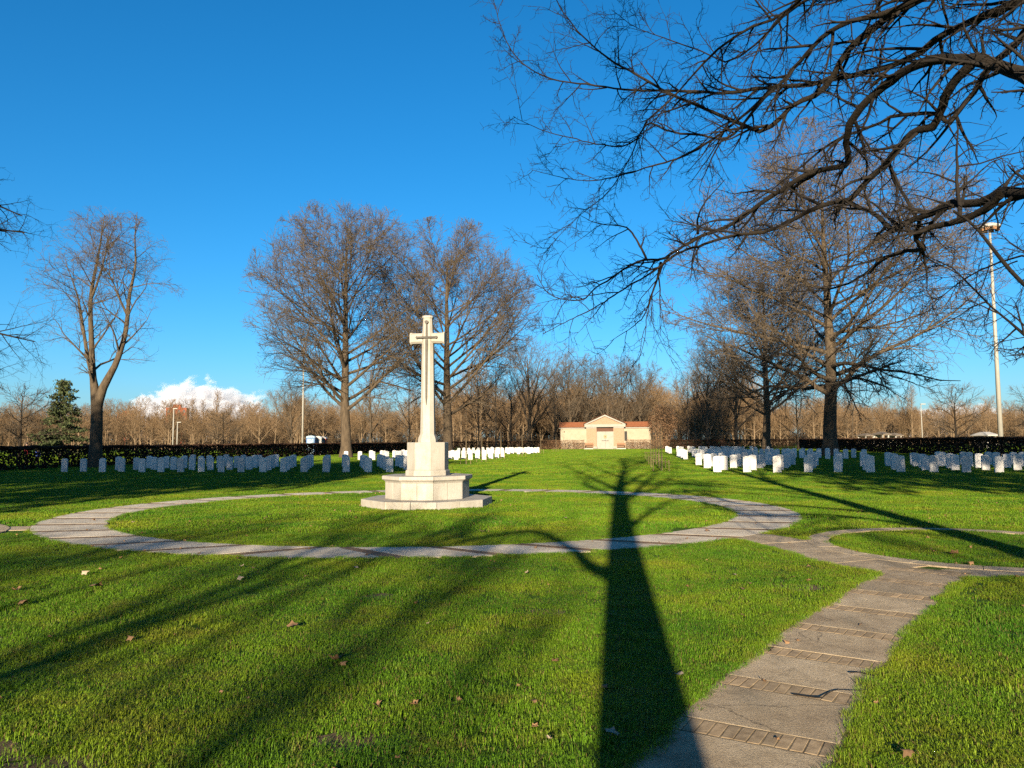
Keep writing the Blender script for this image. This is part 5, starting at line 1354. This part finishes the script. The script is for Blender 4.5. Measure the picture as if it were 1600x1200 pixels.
# ------------------------------------------------------------------ fallen leaves
def leaf_mesh(seed, fold, curl):
    r = random.Random(seed)
    tips = [(-90, .45), (-60, .42), (-25, .80), (6, .60), (38, .94), (64, .66), (90, 1.05), (116, .66), (142, .94), (174, .60), (205, .80), (240, .42)]
    out = []
    for a, d in tips:
        a = R(a + r.uniform(-5, 5)); d *= r.uniform(.88, 1.1)
        out.append((d * math.cos(a), d * math.sin(a)))
    def lift(x, y):
        return fold * abs(x) ** 1.2 * (-1 if fold < 0 else 1) * (1 if fold > 0 else -1) + curl * (x * x + y * y) + .07 * math.sin(x * 7 + seed) * math.cos(y * 5)
    n = len(out)
    vs = [(0, -.05, lift(0, 0))]
    for s_ in (.45, .75, 1.0):
        for x, y in out:
            q = s_ if s_ < 1 else 1
            rad = math.hypot(x, y)
            g = (.55 + .45 * min(1, rad)) / rad * s_ if s_ < .6 else q
            vs.append((x * q if s_ > .6 else x * g * .8, y * q if s_ > .6 else y * g * .8, 0))
    vs = [(x, y, lift(x, y) if i else z) for i, (x, y, z) in enumerate(vs)]
    fs = [(0, 1 + i, 1 + (i + 1) % n) for i in range(n)]
    for k in range(2):
        for i in range(n):
            a, b_ = 1 + k * n + i, 1 + k * n + (i + 1) % n
            fs.append((a, a + n, b_ + n, b_))
    zmin = min(v[2] for v in vs)
    vs = [(x, y, z - zmin) for x, y, z in vs]
    i0 = len(vs)
    vs += [(-.02, -.3, .02), (.02, -.3, .02), (.03, -.95, .1), (-.01, -.95, .1)]
    fs.append((i0, i0 + 1, i0 + 2, i0 + 3))
    me = bpy.data.meshes.new('fallen_leaf'); me.from_pydata(vs, [], fs)
    me.polygons.foreach_set('use_smooth', [True] * len(me.polygons))
    return me
LM = []
for k, (fo, cu) in enumerate(((-1.0, .0), (.75, .15), (-.6, .35), (.35, .6))):
    for mt in ('leaf_brown', 'leaf_pale'):
        me = leaf_mesh(k, fo, cu); me.materials.append(M[mt]); LM.append(me)
# (x, y, half-size, tone)  tone 0 brown, 1 pale
LEAVES = [(-4.66, 8.7, 0.112, 0), (-1.3, 5.75, 0.109, 0), (-0.6, 4.78, 0.048, 0), (0.58, 5.1, 0.042, 0), (0.53, 4.3, 0.069, 1), (1.13, 5.36, 0.062, 1), (0.29, 5.67, 0.051, 0), (-3.17, 9.08, 0.073, 1), (-1.91, 6.78, 0.083, 0), (-5.41, 8.51, 0.089, 0), (-4.86, 7.75, 0.075, 0), (-5.21, 9.48, 0.076, 1), (-2.08, 5.69, 0.037, 0), (-1.86, 5.03, 0.025, 0), (-1.65, 4.9, 0.024, 0), (-3.28, 9.88, 0.047, 0), (-3.49, 10.03, 0.056, 1), (-2.45, 9.22, 0.037, 0), (-1.99, 9.88, 0.071, 1), (-0.75, 6.84, 0.028, 1), (2.61, 9.21, 0.052, 1), (2.62, 8.65, 0.031, 0), (2.45, 8.3, 0.06, 0), (2.08, 7.13, 0.026, 0), (3.68, 9.72, 0.047, 0), (6.1, 10.74, 0.112, 0), (1.98, 3.97, 0.054, 0), (2.17, 4.75, 0.03, 0), (0.13, 4.82, 0.036, 0), (0.11, 4.4, 0.037, 0), (0.19, 4.23, 0.032, 1), (-0.52, 13.64, 0.13, 1), (1.09, 15.96, 0.057, 1), (0.16, 9.39, 0.053, 1), (-3.09, 6.36, 0.057, 0), (-0.59, 3.99, 0.031, 0), (-3.81, 6.46, 0.037, 0), (-1.65, 18.87, 0.082, 0), (-7.64, 15.6, 0.056, 1), (-10.02, 17.32, 0.069, 0), (-5.2, 16.34, 0.058, 0), (-3.28, 16.22, 0.058, 0), (-3.69, 17.67, 0.056, 0), (-3.76, 10.67, 0.06, 0), (-4.56, 11.3, 0.063, 0), (-2.76, 11.89, 0.076, 0), (3.4, 13.62, 0.076, 0), (6.0, 11.17, 0.036, 0), (5.81, 9.88, 0.063, 0), (-8.73, 16.16, 0.058, 0), (4.96, 16.53, 0.059, 0), ]

def leaf_zone(x, y):
    e = math.hypot((x - RING[0]) / R_IN[0], (y - RING[1]) / R_IN[1]); eo = math.hypot((x - RING[0]) / R_OUT[0], (y - RING[1]) / R_OUT[1])
    if e < 1: return 'on the grass inside the ring path'
    if eo < 1.01: return 'on the ring path paving'
    if eo < 1.12 and y > 12.6: return 'on grass outside the ring path'
    sx = .70 + .142 * (y - 3.94)
    if bool(on_path(np.array([x]), np.array([y]), .05)[0]): return 'on the paving by the junction'
    if abs(x - sx) < .33: return 'in the long trunk shadow'
    lane_x = np.interp(y, [p[1] for p in LANE], [p[0] for p in LANE])
    if x > lane_x: return 'on the grass beyond the slab lane'
    if x > sx: return 'on lawn between trunk shadow and lane'
    return 'on lawn just beside the trunk shadow' if x > -1.2 else 'on lawn far from the trunk shadow'
zones = {}
for L_ in LEAVES: zones.setdefault(leaf_zone(L_[0], L_[1]), []).append(L_)
for zn, ls in zones.items():
    ls.sort(key=lambda q: q[1])
    for k, (x, y, s, tone) in enumerate(ls):
        on = bool(on_path(np.array([x]), np.array([y]), 0)[0])
        o = link('fallen_leaf', LM[(2 * random.randrange(4)) + tone], None, (x, y, .022 if on else .035), (random.uniform(-.25, .25), random.uniform(-.25, .25), random.uniform(0, 6.28)))
        s *= .8; o.scale = (s, s, s * random.uniform(.7, 1.0))
        cnt = f', {ORD[k]} from the viewer' if len(ls) > 1 else ''
        tag(o, ('pale dry' if tone else 'brown dry') + f' fallen leaf {zn}{cnt}', 'leaf', 'fallen leaves on lawn and paths')
litter_c = pool('litter', LM)
nL = 420
x, y = wedge_points(RNG, 3.2, 26, 1.4)
k = RNG.permutation(len(x))[:nL]; x, y = x[k], y[k]; nL = len(x)
sl = RNG.uniform(.014, .04, nL)
scatter('leaf_litter', litter_c, np.c_[x, y, np.full(nL, .022)], np.c_[RNG.uniform(-.5, .5, nL), RNG.uniform(-.5, .5, nL), RNG.uniform(0, 6.28, nL)], np.c_[sl, sl, sl], (2 * RNG.integers(0, 4, nL)), 'small scraps of brown leaf litter strewn over lawn and paths')
# fallen twigs on the lane
for (x, y, a, L_, lab) in ((2.02, 4.98, .25, .55, 'long crooked dark twig lying across the slab lane'), (2.0, 6.0, .6, .16, 'short dark twig on the slab lane farther along'), (2.45, 5.35, .1, .30, 'thin dark twig at the grassy edge of the slab lane')):
    rr_ = np.random.default_rng(int(L_ * 100))
    pts = [(L_ * (t - .5), rr_.normal(0, .03), .03 + .006 * math.sin(t * 9), .004 * (1.2 - t)) for t in np.linspace(0, 1, 6)]
    P, Rd = spine(pts, 12); v, f = tubes(P, Rd, 5)
    o = link('fallen_twig', np_mesh('fallen_twig', v, f, M['twig_dark'], True), None, (x, y, 0), (0, 0, a)); tag(o, lab, 'twig')

# ------------------------------------------------------------------ cloud
def cloud(px0, px1, ytop, Y, dens, seed, label):
    x0, x1 = (px0 - 800) / 1201 * Y, (px1 - 800) / 1201 * Y
    zt = CAM_H + (690 - ytop) / 1201 * Y
    w, d = (x1 - x0) / 2, (x1 - x0) * .3
    bm = bmesh.new()
    bmesh.ops.create_icosphere(bm, subdivisions=4, radius=1)
    for v in bm.verts: v.co = Vector((v.co.x * w * 1.05, v.co.y * d, max(v.co.z, -.25) * zt * 1.06))
    me = bpy.data.meshes.new('cloud'); bm.to_mesh(me); bm.free()
    m = bpy.data.materials.new('cloud_vapour'); m.use_nodes = True
    nt = m.node_tree; nt.nodes.clear()
    out = nt.nodes.new('ShaderNodeOutputMaterial'); pv = nt.nodes.new('ShaderNodeVolumePrincipled')
    pv.inputs['Color'].default_value = (.62, .65, .72, 1); pv.inputs['Anisotropy'].default_value = -.15
    tc = nt.nodes.new('ShaderNodeTexCoord')
    mp = nt.nodes.new('ShaderNodeMapping'); mp.inputs['Scale'].default_value = (1 / w, 1 / d, 1 / zt)
    nt.links.new(tc.outputs['Object'], mp.inputs[0])
    ln = nt.nodes.new('ShaderNodeVectorMath'); ln.operation = 'LENGTH'; nt.links.new(mp.outputs[0], ln.inputs[0])
    n = nt.nodes.new('ShaderNodeTexNoise'); n.inputs['Scale'].default_value = 5.5 / w; n.inputs['Detail'].default_value = 7; n.inputs['Roughness'].default_value = .58
    ma = nt.nodes.new('ShaderNodeMapping'); ma.inputs['Location'].default_value = (seed * 917., 0, 0); ma.inputs['Scale'].default_value = (1, 1, 1.5)
    nt.links.new(tc.outputs['Object'], ma.inputs[0]); nt.links.new(ma.outputs[0], n.inputs['Vector'])
    def math_(op, a, b_):
        q = nt.nodes.new('ShaderNodeMath'); q.operation = op
        for i, v in enumerate((a, b_)):
            if hasattr(v, 'is_linked'): nt.links.new(v, q.inputs[i])
            else: q.inputs[i].default_value = v
        return q.outputs[0]
    # body = 0.72 - radius + (noise - 0.5) * 1.1, cut at zero
    body = math_('ADD', math_('SUBTRACT', .76, ln.outputs['Value']), math_('MULTIPLY', math_('SUBTRACT', n.outputs['Fac'], .5), .85))
    den = math_('MINIMUM', math_('MAXIMUM', math_('MULTIPLY', body, dens * 12), 0.), dens)
    nt.links.new(den, pv.inputs['Density']); nt.links.new(pv.outputs[0], out.inputs['Volume'])
    me.materials.append(m)
    return tag(link('cloud', me, None, ((x0 + x1) / 2, Y, 0)), label, kind='stuff')
cloud(150, 470, 572, 5200, .02, 4, 'white cumulus cloud low over the trees under clear sky')
cloud(1360, 1640, 622, 6000, .006, 8, 'faint low cloud over the trees near the floodlight mast')
